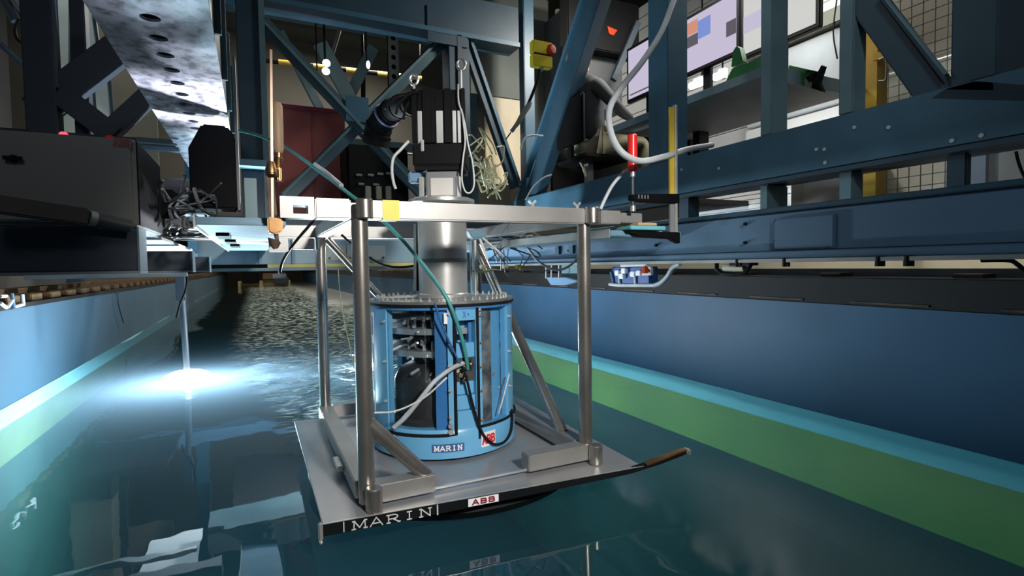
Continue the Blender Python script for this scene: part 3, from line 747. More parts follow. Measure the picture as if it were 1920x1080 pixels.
for x in (-0.25, -0.05, 0.9, 1.1):
    MB().box(x, x+0.02, 2.26, 2.30, 0.735, 0.90).build('stiffener', pale_blue, tg)
# right long girder
rg = thing('long_girder', (1.33, 0.5, 0.72), 'blue lit long girder right of the frame, just above the tank wall', 'girder')
MB().box(1.25, 1.42, -2.6, 2.28, 0.735, 0.86).build('web', girder_blue, rg, bevel=0.004)
MB().box(1.22, 1.46, -2.6, 2.28, 0.712, 0.735).build('flange', girder_blue, rg, bevel=0.003)
MB().box(1.21, 1.225, -2.4, 2.2, 0.700, 0.711).build('rail_strip', alu, rg)
MB().box(1.24, 1.46, -2.6, 2.28, 0.862, 0.878).build('flange', navy, rg, bevel=0.003)
MB().box(1.238, 1.25, -0.62, -0.42, 0.74, 0.84).build('cover_plate', girder_blue, rg, bevel=0.004)
for (px, py) in ((1398, 420), (1398, 455), (1456, 415), (1456, 452), (1230, 460), (1066, 470)):
    p = at(px, py, X=1.247)
    MB().cyl((1.249, p.y, p.z), (1.241, p.y, p.z), 0.006, 8).build('bolt', black, rg)
for (px, py) in ((1474, 488), (1650, 490), (1704, 490), (1385, 486)):
    p = at(px, py, X=1.22)
    MB().cyl((1.22, p.y, 0.712), (1.22, p.y, 0.686), 0.012, 10).build('foot_bolt', black, rg)
for (px) in (1046, 1072):
    p = at(px, 450, X=1.246)
    MB().box(1.238, 1.25, p.y-0.02, p.y+0.02, 0.76, 0.86).build('slot_cover', navy, rg)
# right packing under the bar end
pk = thing('packing_plank', (1.03, 0.03, 0.84), 'short teal and bare wood packing plank under the right bar end', 'plank')
MB().box(0.955, 1.12, -0.05, 0.10, 0.828, 0.842).build('top_layer', mat('teal_ply', (0.14, 0.42, 0.46), 0.5, scale=6), pk, bevel=0.002)
MB().box(0.985, 1.075, -0.053, 0.09, 0.8425, 0.853).build('wood_layer', mat('bare_ply', (0.50, 0.36, 0.24), 0.6, c2=(0.42, 0.28, 0.18), scale=9, stretch=(1, 8, 8)), pk, bevel=0.002)
rf = thing('flange_bracket', (1.05, 0.6, 0.81), 'pale blue bracket flange joining the right girder below the packing plank', 'bracket')
MB().box(0.90, 1.245, 0.0, 2.2, 0.805, 0.827).build('flange', pale_blue, rf, bevel=0.003)
MB().box(0.895, 0.90, 0.0, 2.2, 0.80, 0.832).build('edge', alu, rf)

# ================================================================== CLAMPS
def bar_clamp(name, x, y, zt, zj, zb, m_handle, label, old):
    t = thing(name, (x, y, zb), label, 'clamp')
    return t
# steel F clamp at the right with the red handle
cp = at(1186, 290, Y=-0.06); bx = at(1262, 300, Y=-0.06)
fc = thing('bar_clamp', (bx.x, -0.06, 0.78), 'bar clamp with red handle and yellow sided bar at right bar end', 'clamp')
zt = at(1262, 197, Y=-0.06).z; zb = at(1262, 440, Y=-0.06).z
MB().box(bx.x-0.018, bx.x+0.002, -0.064, -0.056, at(1262, 365, Y=-.06).z, zt-0.01).build('yellow_side', mat('clamp_yellow', (0.62, 0.45, 0.05), 0.4, scale=6), fc)
MB().box(bx.x+0.0025, bx.x+0.013, -0.072, -0.050, zb, zt).build('bar', alu, fc, bevel=0.002)
MB().box(bx.x-0.018, bx.x+0.002, -0.064, -0.056, zb, at(1262, 367, Y=-.06).z).build('bar_side', mid_grey, fc)
zj = at(1230, 373, Y=-0.06).z
mb = MB().prism([(bx.x+0.020, -0.075, zj+0.022), (bx.x+0.020, -0.075, zj-0.014), (cp.x+0.02, -0.075, zj-0.016), (cp.x-0.012, -0.075, zj-0.010), (cp.x-0.012, -0.075, zj+0.010), (cp.x+0.03, -0.075, zj+0.014)], (0, 0.03, 0))
mb.build('sliding_arm', black, fc, bevel=0.003)
for k in range(4):
    x = cp.x + 0.012 + k*0.014
    MB().box(x, x+0.004, -0.077, -0.075, zj-0.004, zj+0.010).build('rib', mid_grey, fc)
zl = at(1230, 442, Y=-0.06).z
MB().prism([(bx.x+0.022, -0.075, zl+0.014), (bx.x+0.022, -0.075, zl-0.03), (bx.x-0.02, -0.075, zl-0.012), (cp.x+0.01, -0.075, zl-0.006), (cp.x-0.012, -0.075, zl+0.006), (cp.x, -0.075, zl+0.014)], (0, 0.03, 0)).build('fixed_jaw', black, fc, bevel=0.003)
zh0, zh1 = at(1186, 322, Y=-.06).z, at(1186, 252, Y=-.06).z
MB().tube([(cp.x, -0.06, zh0), (cp.x, -0.06, zh0+0.004), (cp.x, -0.06, zh1-0.004), (cp.x, -0.06, zh1)], [0.012, 0.0175, 0.0175, 0.013], 12).build('handle', red_plastic, fc)
MB().cyl((cp.x, -0.06, zh0), (cp.x, -0.06, zh0-0.018), 0.009, 12).build('ferrule', alu, fc)
MB().cyl((cp.x, -0.06, zh0-0.018), (cp.x, -0.06, at(1186, 392, Y=-.06).z), 0.0055, 10).build('spindle', dark_grey, fc)
MB().cyl((cp.x, -0.06, at(1186, 396, Y=-.06).z), (cp.x, -0.06, at(1186, 386, Y=-.06).z), 0.010, 12).build('swivel_pad', alu, fc)
# old brass clamp at the left
bp_ = at(508, 300, Y=-0.06); hx = at(521, 240, Y=-0.06)
oc = thing('bar_clamp', (bp_.x, -0.06, 0.75), 'old brown clamp with long thin rod and wooden handle at left bar end', 'clamp')
MB().member((at(508, 94, Y=-.06).x, -0.06, at(508, 94, Y=-.06).z), (bp_.x-0.002, -0.06, at(505, 440, Y=-.06).z), 0.006, 0.012, (0, 1, 0)).build('bar', mat('copper_rod', (0.50, 0.33, 0.26), 0.35, 0.9, scale=8), oc)
z0, z1 = at(521, 287, Y=-.05).z, at(521, 192, Y=-.05).z
MB().tube([(hx.x, -0.05, z0), (hx.x, -0.05, z0+0.01), (hx.x, -0.05, (z0+z1)/2), (hx.x+0.001, -0.05, z1-0.008), (hx.x+0.001, -0.05, z1)], [0.010, 0.0135, 0.0145, 0.013, 0.008], 14).build('handle', wood, oc)
MB().tube([(hx.x, -0.05, z0), (hx.x, -0.05, z0-0.012), (hx.x-0.001, -0.05, z0-0.014), (hx.x-0.001, -0.05, z0-0.03), (hx.x-0.002, -0.05, z0-0.055)], [0.009, 0.009, 0.012, 0.008, 0.006], 12).build('spindle', brass, oc)
za = at(510, 322, Y=-.06).z
MB().tube([(bp_.x, -0.06, za+0.028), (bp_.x, -0.06, za+0.01), (bp_.x, -0.06, za-0.006), (bp_.x, -0.06, za-0.016)], [0.008, 0.014, 0.016, 0.010], 12).tube([(hx.x, -0.05, za+0.012), (hx.x, -0.05, za-0.022)], 0.011, 10).member((bp_.x, -0.06, za), (hx.x, -0.05, za-0.004), 0.018, 0.022).build('sliding_arm', brass, oc, bevel=0.002)
MB().member((bp_.x-0.006, -0.056, za-0.01), (bp_.x, -0.056, at(508, 405, Y=-.06).z), 0.022, 0.016, (0, 1, 0)).build('jaw_bar', rust, oc, bevel=0.003)
zf = at(510, 420, Y=-.06).z
MB().prism([(bp_.x-0.014, -0.078, zf+0.018), (bp_.x+0.024, -0.078, zf+0.012), (bp_.x+0.022, -0.078, zf-0.020), (bp_.x+0.002, -0.078, zf-0.030), (bp_.x-0.014, -0.078, zf-0.022)], (0, 0.034, 0)).build('fixed_jaw', brass, oc, bevel=0.004)
zg = at(508, 458, Y=-.06).z
MB().tube([(bp_.x+0.006, -0.06, zf-0.025), (bp_.x+0.008, -0.06, zg+0.012), (bp_.x+0.002, -0.06, zg+0.010), (bp_.x+0.002, -0.06, zg), (bp_.x+0.004, -0.06, zg-0.012)], [0.006, 0.005, 0.018, 0.014, 0.006], 12).build('foot', rust, oc)

# ================================================================== HOLED BEAM OVER THE LEFT
hbm = thing('perforated_beam', (-0.5, 0.0, 1.35), 'mottled galvanised beam overhead with a row of round holes in its underside', 'beam')
hx0, hx1, hz = -0.630, -0.362, 1.35
mb = MB(); pitch = 0.1325; ylast = 1.231
ny0 = 30
def holed(mb, cx, cy, r, x0, x1, y0, y1, z0, z1, n=24):
    base = len(mb.v)
    per = []
    for k in range(n):
        a = 2*PI*k/n; dx, dy = math.cos(a), math.sin(a)
        tx = ((x1-cx)/dx if dx > 1e-9 else ((x0-cx)/dx if dx < -1e-9 else 1e9)); ty = ((y1-cy)/dy if dy > 1e-9 else ((y0-cy)/dy if dy < -1e-9 else 1e9))
        t = min(tx, ty); per.append((cx+dx*t, cy+dy*t))
    # snap the nearest perimeter points to the corners
    for cxn, cyn in ((x0, y0), (x1, y0), (x1, y1), (x0, y1)):
        j = min(range(n), key=lambda k: (per[k][0]-cxn)**2 + (per[k][1]-cyn)**2); per[j] = (cxn, cyn)
    for z in (z0, z1):
        mb.v += [V((cx+r*math.cos(2*PI*k/n), cy+r*math.sin(2*PI*k/n), z)) for k in range(n)]
        mb.v += [V((p[0], p[1], z)) for p in per]
    for k in range(n):
        j = (k+1) % n
        mb.f.append((base+k, base+j, base+n+j, base+n+k))
        mb.f.append((base+2*n+k, base+3*n+k, base+3*n+j, base+2*n+j))
        mb.f.append((base+k, base+2*n+k, base+2*n+j, base+j))
for k in range(34):
    cy = ylast - k*pitch
    holed(mb, -0.502, cy, 0.0235, hx0, hx1, cy-pitch/2, cy+pitch/2, hz, hz+0.008)
mb.box(hx0, hx1, ylast+pitch/2, 2.30, hz, hz+0.008)
mb.build('underside_plate', galv, hbm, smooth=0)
MB().box(hx1-0.008, hx1, -3.2, 2.30, hz+0.0085, hz+0.34).build('side_web', mat('beam_web', (0.10, 0.12, 0.12), 0.35, 0.3, scale=4, stretch=(1, 3, .5)), hbm)
MB().box(hx0, hx0+0.008, -3.2, 2.30, hz+0.0085, hz+0.34).build('side_web', slate, hbm)
MB().box(hx0, hx1, -3.2, 2.30, hz+0.341, hz+0.35).build('top_plate', slate, hbm)
for y in (0.1, 0.5, 0.9, 1.3, 1.7, 2.1):
    MB().box(hx1, hx1+0.018, y, y+0.012, hz+0.01, hz+0.33).build('stiffener', teal_steel, hbm)

bb = thing('buffer_block', (-0.43, 0.9, 0.955), 'matt black chamfered rubber block hanging in front of the beam end', 'buffer')
p0, p1 = at(357, 390, Y=0.9), at(440, 237, Y=0.9)
MB().prism([(p0.x, 0.9, p0.z), (p1.x, 0.9, p0.z), (p1.x, 0.9, p1.z-0.04), (p1.x-0.03, 0.9, p1.z), (p0.x+0.05, 0.9, p1.z), (p0.x, 0.9, p1.z-0.10)], (0, 0.14, 0)).build('block', rubber, bb, bevel=0.008)
MB().box(p1.x, p1.x+0.01, 0.93, 1.02, p0.z, p1.z+0.3).build('back_plate', mid_grey, bb)

# ================================================================== LEFT CABINET AND UNDER-CARRIAGE
cab = thing('control_cabinet', (-1.0, 0.3, 0.84), 'grey steel control cabinet with a red lettered badge, at the far left', 'cabinet')
cx1 = -0.588
MB().box(-1.75, cx1, 0.30, 0.75, 0.835, 1.092).build('body', cab_grey, cab, bevel=0.004)
MB().box(-1.74, cx1-0.012, 0.286, 0.299, 0.845, 1.084).build('door', cab_grey, cab, bevel=0.004)
MB().box(cx1+0.0005, cx1+0.004, 0.31, 0.74, 0.84, 1.088).build('side_shade', black, cab)  # black sheet paints shade over the lit side of the grey cabinet
lk = at(27, 298, Y=0.285)
MB().cyl((lk.x, 0.287, lk.z), (lk.x, 0.274, lk.z), 0.010, 12).member((lk.x-0.02, 0.272, lk.z), (lk.x+0.02, 0.272, lk.z), 0.006, 0.010).build('lock', black, cab)
q0, q1 = at(211, 275, Y=0.285), at(245, 260, Y=0.285)
st = MB().box(q0.x, q1.x, 0.2845, 0.2858, q0.z, q1.z).build('badge', mat('badge_grey', (0.22, 0.20, 0.20), 0.4, scale=3), cab)
letters('ABB', lambda u, v, l: V((u, 0.2843 - l, v)), q0.x+0.002, q1.x-0.002, q0.z+0.003, q1.z-0.003, 2.0, mat('badge_red', (0.35, 0.02, 0.03), 0.4, scale=3), st)
def beacon(px, py, m_, label):
    p = at(px, py, Y=0.36); z = 1.0925
    t = thing('beacon_lamp', (p.x, 0.36, z), label, 'lamp')
    MB().cyl((p.x, 0.36, z), (p.x, 0.36, z+0.004), 0.013, 14).build('base', black, t)
    MB().lathe((p.x, 0.36, z+0.004), [(0.011, 0), (0.011, 0.008), (0.007, 0.013), (0, 0.014)], 14).build('lens', m_, t)
beacon(119, 250, red_glow, 'bright glowing red indicator lamp on top of the grey cabinet')
beacon(205, 245, red_dim, 'dim red indicator lamp on top of the grey cabinet, near its badge')
MB()
cb = thing('cabinet_foot_beam', (-0.9, 0.2, 0.82), 'dark brown sloping bar below the cabinet with a pale end fitting', 'beam')
a_, b_ = at(-40, 378, Y=0.16), at(165, 408, Y=0.22)
MB().member(a_, b_, 0.05, 0.045).build('bar', mat('brown_steel', (0.06, 0.045, 0.038), 0.5, scale=5), cb, bevel=0.004)
MB().cyl(b_, at(178, 411, Y=0.23), 0.021, 14).build('end_fitting', mid_grey, cb)
MB().cyl(at(180, 411, Y=0.23), at(246, 424, Y=0.25), 0.019, 14).build('tube', dark_grey, cb)
# dark transverse boxes hanging below, one behind the other
box_g = 'dark blue cross boxes under the left of the carriage'
def xbox(y, px1, z0, z1, label, dz=0.12):
    xr = at(px1, 480, Y=y).x
    t = thing('cross_box', (xr-0.4, y, z0), label, 'beam')
    MB().box(-1.95, xr, y, y+dz, z0, z1).build('web', slate_blue, t, bevel=0.003)
    MB().box(-1.95, xr+0.006, y-0.004, y+dz+0.004, z0-0.008, z0-0.0005).build('lower_flange', mid_grey, t)
    MB().box(xr+0.0005, xr+0.006, y-0.003, y+dz, z0, z1).build('end_plate', teal_steel, t)
slate_blue = mat('slate_blue_paint', (0.030, 0.045, 0.065), 0.45, scale=2)
xbox(0.30, 258, 0.705, 0.833, 'largest and nearest dark blue cross box, right below the grey cabinet')
xbox(1.05, 358, 0.703, 0.785, 'second dark blue cross box, between the nearest one and the smallest one')
xbox(1.70, 390, 0.700, 0.775, 'smallest and furthest dark blue cross box of the left row')
# pale soffit plate above these boxes
so = thing('soffit_plate', (-0.8, 1.3, 0.84), 'bright white painted soffit strip seen between the dark cross boxes', 'plate')
MB().prism([(-0.620, 0.50, 0.834), (-0.655, 2.6, 0.834), (-0.95, 2.6, 0.834), (-0.95, 0.50, 0.834)], (0, 0, 0.012)).build('plate', white_wall, so)
mb = MB().box(-1.35, -0.63, 1.95, 1.99, 0.668, 0.690)
mb.build('light_strip', alu, so)
# dark machinery beside the cabinet
um = thing('drive_unit', (-0.50, 1.0, 0.86), 'dark drive unit with round drum between cabinet and black block', 'machine')
MB().cyl((-0.62, 1.2, 1.03), (-0.45, 1.2, 1.03), 0.085, 24).build('drum', dark_grey, um)
MB().box(-0.70, -0.55, 0.85, 1.15, 0.90, 1.02).build('gear_housing', black, um, bevel=0.01)
for k in range(7):
    MB().tube([(-0.625 + 0.012*math.cos(t)*0, 0.72 + 0.04*math.cos(t), 0.94 + k*0.012 + 0.02*math.sin(t)) for t in [2*PI*j/14 for j in range(15)]], 0.005, 6, False).build('coil', dark_grey, um)
MB().box(-0.63, -0.44, 1.35, 1.60, 0.855, 0.93).build('foot', rust, um, bevel=0.006)
MB().box(-0.58, -0.52, 0.78, 0.85, 0.87, 0.90).build('plate', mid_grey, um)
ct = MB()
rnd = random.Random(3)
for k in range(46):
    px, py = rnd.uniform(268, 395), rnd.uniform(360, 470); Y = rnd.uniform(0.6, 1.5)
    pts = []
    for j in range(4):
        q = at(px + rnd.uniform(-38, 38), py + rnd.uniform(-34, 34), Y=Y + rnd.uniform(-.1, .1))
        q.z = max(q.z, 0.852); pts.append(q)
    ct.tube(smooth_path(pts, 5), rnd.uniform(0.003, 0.007), 6)
tag(ct.build('cable_tangle', mat('tangle_grey', (0.16, 0.16, 0.16), 0.45, c2=(0.03, 0.03, 0.03), scale=6), smooth=60), 'tangle of dark grey cables spilling below the drive unit', 'cables', kind='stuff')
for i, (pts, r, m_) in enumerate([
    ([(353, 367), (330, 372), (318, 390), (325, 412), (350, 425), (372, 432)], 0.006, hose_grey),
    ([(280, 395), (268, 408), (262, 422)], 0.004, cable_white),
    ([(352, 372), (335, 380), (328, 400), (345, 418)], 0.005, hose_grey)]):
    hose('looped_hose', [at(x, y, Y=0.85) for x, y in pts], r, m_, ['thick grey hose looping out below the black block', 'short thin pale cable beside the grey cabinet edge', 'inner thin grey hose looping below the black block'][i])
# guide roller unit low at the far left
gu = thing('guide_unit', (-1.55, 2.6, 0.50), 'small white and blue tube guide unit at left over the tank wall', 'machine')
for i, (a, b) in enumerate([((0, 556), (12, 555)), ((0, 568), (12, 577)), ((22, 550), (26, 578)), ((26, 576), (44, 571)), ((42, 552), (44, 572)), ((14, 577), (24, 562))]):
    MB().cyl(at(*a, X=-1.62), at(*b, X=-1.62), 0.010, 8).build('tube', white if i != 2 else girder_blue, gu)
MB().box(-2.0, -1.74, 1.9, 2.5, 0.50, 0.60).build('body', black, gu)

# ================================================================== REAR TRUSS
def bar_px(mb, a, b, Y, w, t): return mb.member(at(*a, Y=Y), at(*b, Y=Y), t, w, (0, 0, 1)) if abs(a[0]-b[0]) > abs(a[1]-b[1]) else mb.member(at(*a, Y=Y), at(*b, Y=Y), w, t, (0, 1, 0))
YT = 2.9
rt = thing('rear_truss', (0.6, YT, 1.2), 'dark blue steel truss with crossed braces behind the motor', 'truss')
za, zb2 = at(495, 22, Y=YT).z, at(792, 60, Y=YT).z
MB().box(-0.35, 1.97, YT-0.08, YT+0.12, 2.73, 3.05).build('top_chord', navy_dark, rt, bevel=0.006)
MB().box(-0.35, 1.97, YT-0.10, YT+0.14, 2.69, 2.729).build('flange', navy, rt)
xa, xb = at(448, 200, Y=YT).x, at(498, 200, Y=YT).x
MB().box(xa, xb, YT-0.08, YT+0.10, 0.86, 2.72).build('column', navy_dark, rt, bevel=0.006)
MB().box(xb-0.03, xb+0.01, YT-0.10, YT-0.082, 0.86, 2.72).build('angle', teal_steel, rt)
xa2, xb2 = at(836, 120, Y=YT).x, at(874, 120, Y=YT).x
MB().box(xa2, xb2, YT-0.08, YT+0.10, 0.86, 2.70).build('column', navy_dark, rt, bevel=0.006)
MB().box((xa2+xb2)/2-0.02, (xa2+xb2)/2+0.02, YT-0.10, YT-0.082, 0.86, 2.70).build('angle', slate, rt)
brace_teal = mat('brace_teal_paint', (0.050, 0.098, 0.118), 0.42, c2=(0.036, 0.075, 0.092), scale=4)
bar_px(MB(), (492, 42), (812, 385), YT-0.01, 0.10, 0.06).build('brace', brace_teal, rt, bevel=0.004)
bar_px(MB(), (846, 62), (535, 372), YT+0.04, 0.10, 0.06).build('brace', brace_teal, rt, bevel=0.004)
bar_px(MB(), (488, 34), (808, 376), YT-0.045, 0.022, 0.03).build('brace_flange', teal_steel, rt)
bar_px(MB(), (841, 58), (530, 366), YT-0.01, 0.022, 0.03).build('brace_flange', teal_steel, rt)
MB().member(at(670, 205, Y=YT-.05)+V((-.09, 0, 0)), at(670, 205, Y=YT-.05)+V((.09, 0, 0)), 0.012, 0.20).build('gusset', navy, rt)
bar_px(MB(), (872, 70), (968, 352), YT, 0.11, 0.06).build('brace', navy_dark, rt, bevel=0.004)
bar_px(MB(), (878, 62), (975, 348), YT-0.04, 0.025, 0.03).build('brace_flange', navy, rt)
MB().member(at(835, 45, Y=YT-.09)+V((-.16, 0, -.02)), at(835, 45, Y=YT-.09)+V((.2, 0, -.02)), 0.012, 0.30).build('gusset', navy_dark, rt)
MB().box(at(440, 310, Y=YT-.2).x, at(500, 310, Y=YT-.2).x, YT-0.25, YT-0.10, at(470, 313, Y=YT-.2).z, at(470, 301, Y=YT-.2).z).build('shelf', pale_blue, rt)
MB().box(-0.6, 1.97, YT-0.06, YT+0.10, 0.95, 1.10).build('lower_chord', slate, rt)
# second crossed bracing further back
YT2 = 5.0
r2 = thing('far_truss', (0.6, YT2, 1.4), 'second crossed blue grey bracing further back, seen through the rear truss', 'truss')
bar_px(MB(), (600, 82), (735, 330), YT2, 0.16, 0.08).build('brace', teal_steel, r2, bevel=0.005)
bar_px(MB(), (700, 90), (580, 330), YT2+0.1, 0.13, 0.08).build('brace', teal_steel, r2, bevel=0.005)
bar_px(MB(), (525, 60), (600, 205), YT2+0.1, 0.09, 0.08).build('brace', teal_steel, r2, bevel=0.005)
MB().box(at(525, 262, Y=YT2).x, at(830, 262, Y=YT2).x, YT2-0.05, YT2+0.05, at(600, 270, Y=YT2).z, at(600, 256, Y=YT2).z).build('tie_bar', teal_steel, r2)
MB().box(-1.95, 2.7, YT2-0.06, YT2+0.18, 0.78, 0.88).build('lower_chord', girder_blue, r2)
for x in (-1.93, 2.56):
    MB().box(x, x+0.12, YT2-0.05, YT2+0.15, 0.62 if x > 0 else 0.60, 0.779).build('foot', slate, r2)
for x in (-0.9, 2.3):
    MB().box(x, x+0.12, YT2-0.05, YT2+0.15, 0.881, 3.55).build('upright', navy, r2)
MB().box(-0.9, 2.42, YT2-0.05, YT2+0.15, 3.551, 3.65).build('top_chord', navy, r2)
MB().cyl(at(520, 279, Y=YT2-.3), at(780, 290, Y=YT2-.3), 0.014, 8).build('tie_rod', alu, r2)
# perforated hanger
ph = thing('perforated_hanger', (0.9, 4.6, 2.2), 'upright steel hanger strap with round holes behind the rear truss', 'hanger')
xa, xb = at(729, 120, Y=4.6).x, at(748, 120, Y=4.6).x
zl, zh = at(738, 188, Y=4.6).z, at(738, 62, Y=4.6).z
MB().box(xa+.01, xb-.01, 4.6, 4.62, zh+.001, 6.0).build('drop_rod', mid_grey, ph)
mb = MB(); n = 7; st_ = (zh-zl)/n
tmp = MB()
for k in range(n):
    zc = zl + st_*(k+0.5); m0 = len(tmp.v)
    holed(tmp, (xa+xb)/2, zc, 0.03, xa, xb, zc-st_/2, zc+st_/2, 0.0, 0.02, 16)
tmp.v = [V((p.x, 4.6 + p.z, p.y)) for p in tmp.v]
tmp.build('strap', mid_grey, ph, smooth=0)
MB().box(xa, xb, 4.66, 4.68, zl, zh).build('back_strap', black, ph)
rdk = thing('rear_deck', (0.6, 3.6, 0.95), 'dark rear deck plate under the red machine cabinet', 'deck')
MB().box(-0.5, 1.9, 3.02, 4.4, 0.955, 0.998).build('deck', ledge_dark, rdk)
# red machine panel
rp_ = thing('red_cabinet', (0.25, 3.8, 1.38), 'dark red painted machine cabinet behind the crossed braces', 'cabinet')
MB().box(-0.07, 0.56, 3.8, 4.3, 1.0, 2.225).build('body', red_panel_m, rp_, bevel=0.008)
MB().box(0.25, 0.255, 3.794, 3.80, 1.32, 2.2).build('seam', dark_red_ink, rp_)
MB().box(-0.07, 0.56, 3.79, 3.80, 2.19, 2.226).build('edge_trim', dark_red_ink, rp_)
# hall crane beam, yellow
cr = thing('hall_pipe', (0.8, 9.0, 3.6), 'yellow and black banded pipe crossing the hall behind the truss', 'pipe')
A, B = at(488, 112, Y=9), at(790, 147, Y=9)
for k in range(10):
    a, b = A.lerp(B, k/10), A.lerp(B, (k+1)/10)
    MB().cyl(a, b, 0.045, 12).build('band', yellow_paint if k % 2 or k > 7 else black, cr)
for q in (A, B): MB().cyl(q + V((0, .05, 0)), V((q.x, q.y+.05, 6.0)), 0.012, 6).build('drop_rod', black, cr)
for i, (px, py, lab) in enumerate([(612, 119, 'upper of three small round white hall lamps'), (611, 134, 'middle of three small round white hall lamps'), (597, 163, 'lowest of three small round white hall lamps'), (690, 122, 'pale narrow hall lamp by the banded pipe')]):
    p = at(px, py, Y=4.5)
    t = thing('hall_lamp', p, lab, 'lamp')
    MB().lathe(p, [(0.0, 0.08), (0.02, 0.08), (0.042, 0.02), (0.04, 0.0), (0, 0)], 16, (0, 1, 0)).build('shade', mid_grey, t)
    MB().cyl(p + V((0, .08, 0.03)), V((p.x, p.y+.08, 6.0)), 0.008, 6).build('drop_rod', black, t)
    MB().ball(p + V((0, -0.01, 0)), 0.040 if i < 3 else 0.02, 12, (1, .5, 1.0 if i < 3 else 2.2)).build('bulb', spot_glow, t)
hk = thing('hoist_pole', (0.9, 7.0, 2.6), 'dark upright pole with pale fittings below the banded pipe', 'pole')
MB().cyl(at(681, 130, Y=7), at(681, 190, Y=7), 0.035, 10).build('pole', black, hk)
MB().ball(at(685, 132, Y=7), 0.045, 10).build('fitting', mat('amber_fitting', (0.5, 0.32, 0.08), 0.4, scale=5), hk)
MB().cyl(at(640, 45, Y=7), at(622, 105, Y=7), 0.03, 8).build('stay', mid_grey, hk)
q = at(681, 130, Y=7); MB().cyl(q, V((q.x, 7, 6.0)), 0.02, 8).build('drop_rod', black, hk)
# hanging roof lights seen at the top
for i, (x0, y0, x1, y1, lab) in enumerate([(625, -8, 682, 4, 'pale roof window strip above the left of the top chord'), (705, -2, 785, 14, 'pale roof window strip above the right of the top chord')]):
    a, b = at(x0, y1, Y=3.6), at(x1, y0, Y=3.6)
    t = thing('roof_panel', ((a.x+b.x)/2, 3.6, a.z), lab, 'panel')
    MB().box(a.x, b.x, 3.6, 3.64, a.z, b.z+0.1).build('sheet', white_wall, t, bevel=0.003)
    MB().box(a.x+0.03, (a.x+b.x)/2, 3.59, 3.60, a.z+0.02, b.z).build('sheet', mid_grey, t)

# black flexible duct left of the motor
du = thing('cable_duct', (0.25, 1.6, 1.3), 'fat black ribbed duct bending down left of the motor', 'duct')
path = smooth_path([at(705, 270, Y=1.7), at(712, 235, Y=1.65), at(738, 205, Y=1.5), at(775, 195, Y=1.1)], 8)
MB().tube(path, [0.085 - 0.0012*k for k in range(len(path))], 20).build('tube', rubber, du)
for k in range(3, len(path)-1, 4):
    d = (path[k+1]-path[k]).normalized()
    MB().cyl(path[k]-d*0.006, path[k]+d*0.006, 0.09 - 0.0012*k, 20).build('rib', black, du)
MB().cyl(path[12], path[12] + (path[13]-path[12]).normalized()*0.012, 0.080, 20).build('rib', mat('violet_reflection', (0.25, 0.22, 0.42), 0.4, scale=5), du)  # violet colour paints in a reflected stripe on the black duct
# dark machine behind the bar under the braces
dm = thing('winch_unit', (0.9, 3.3, 1.0), 'dark machine with pale fittings in the gap below the crossed braces', 'machine')
p0, p1 = at(652, 372, Y=3.3), at(765, 278, Y=3.3)
MB().box(p0.x, p1.x, 3.3, 3.7, 1.0, p1.z).build('body', black, dm, bevel=0.02)
for (x, y) in ((668, 328), (690, 328), (708, 326), (724, 325), (672, 345), (700, 346)):
    p = at(x, y, Y=3.29); MB().cyl(p, p + V((0.05, 0, 0)), 0.012, 8).build('fitting', mid_grey, dm)
for (x) in (690, 710, 728):
    p = at(x, 362, Y=3.28); MB().box(p.x-0.025, p.x+0.025, 3.26, 3.30, p.z-0.06, p.z+0.06).build('fitting', grey_green, dm, bevel=0.005)

# ================================================================== RIGHT SIDE TRUSS
XT = 2.0
stt = thing('side_truss', (XT, 0.8, 1.1), 'heavy navy blue steel side truss in front of the lit cabin', 'truss')
MB().box(XT, XT+0.16, -2.6, 3.6, 1.105, 1.325).build('lower_chord', navy, stt, bevel=0.006)
MB().box(XT-0.01, XT+0.17, -2.6, 3.6, 1.085, 1.104).build('flange', navy_dark, stt)
def col_px(x0, xm, x1, y, zlo, zhi, m1, nm='column'):
    yf = at(x0, y, X=XT+.02).y; yn = at(xm, y, X=XT+.02).y; xf = at(x1, y, Y=yn).x
    return MB().box(XT+0.02, xf, yn, yf, zlo, zhi).build(nm, m1, stt, bevel=0.006)
col_px(1215, 1252, 1290, 200, 1.326, 3.2, navy)
col_px(1425, 1447, 1478, 150, 1.326, 3.0, teal_steel)
col_px(1572, 1600, 1625, 130, 1.327, 3.0, teal_steel)
col_px(1272, 1292, 1312, 380, 0.906, 1.084, navy_dark)
col_px(1782, 1870, 1925, 100, 1.326, 2.9, navy_dark)
col_px(1424, 1440, 1478, 370, 0.90, 1.084, teal_steel)
col_px(1572, 1598, 1618, 360, 0.906, 1.084, teal_steel)
col_px(1773, 1812, 1822, 330, 0.90, 1.084, navy_dark)
col_px(974, 984, 1003, 200, 1.326, 3.4, navy)
def brace_x(a, b, w, t, m_): return MB().member(at(*a, X=XT+.08), at(*b, X=XT+.08), w, t, (1, 0, 0)).build('brace', m_, stt, bevel=0.006)
brace_x((1128, -20), (1000, 375), 0.20, 0.10, navy_dark)
MB().member(at(1101, -20, X=XT+.03), at(972, 375, X=XT+.03), 0.035, 0.05, (1, 0, 0)).build('brace_flange', navy, stt)
brace_x((1615, -14), (1790, 222), 0.105, 0.10, navy_dark)
MB().member(at(1652, -14, X=XT+.0), at(1775, 140, X=XT+.0), 0.008, 0.02, (1, 0, 0)).build('brace_flange', teal_steel, stt)
g = [at(1745, 185, X=XT), at(1800, 150, X=XT), at(1930, 160, X=XT), at(1930, 190, X=XT)]
MB().prism(g, (0.10, 0, 0)).build('gusset', navy_dark, stt)
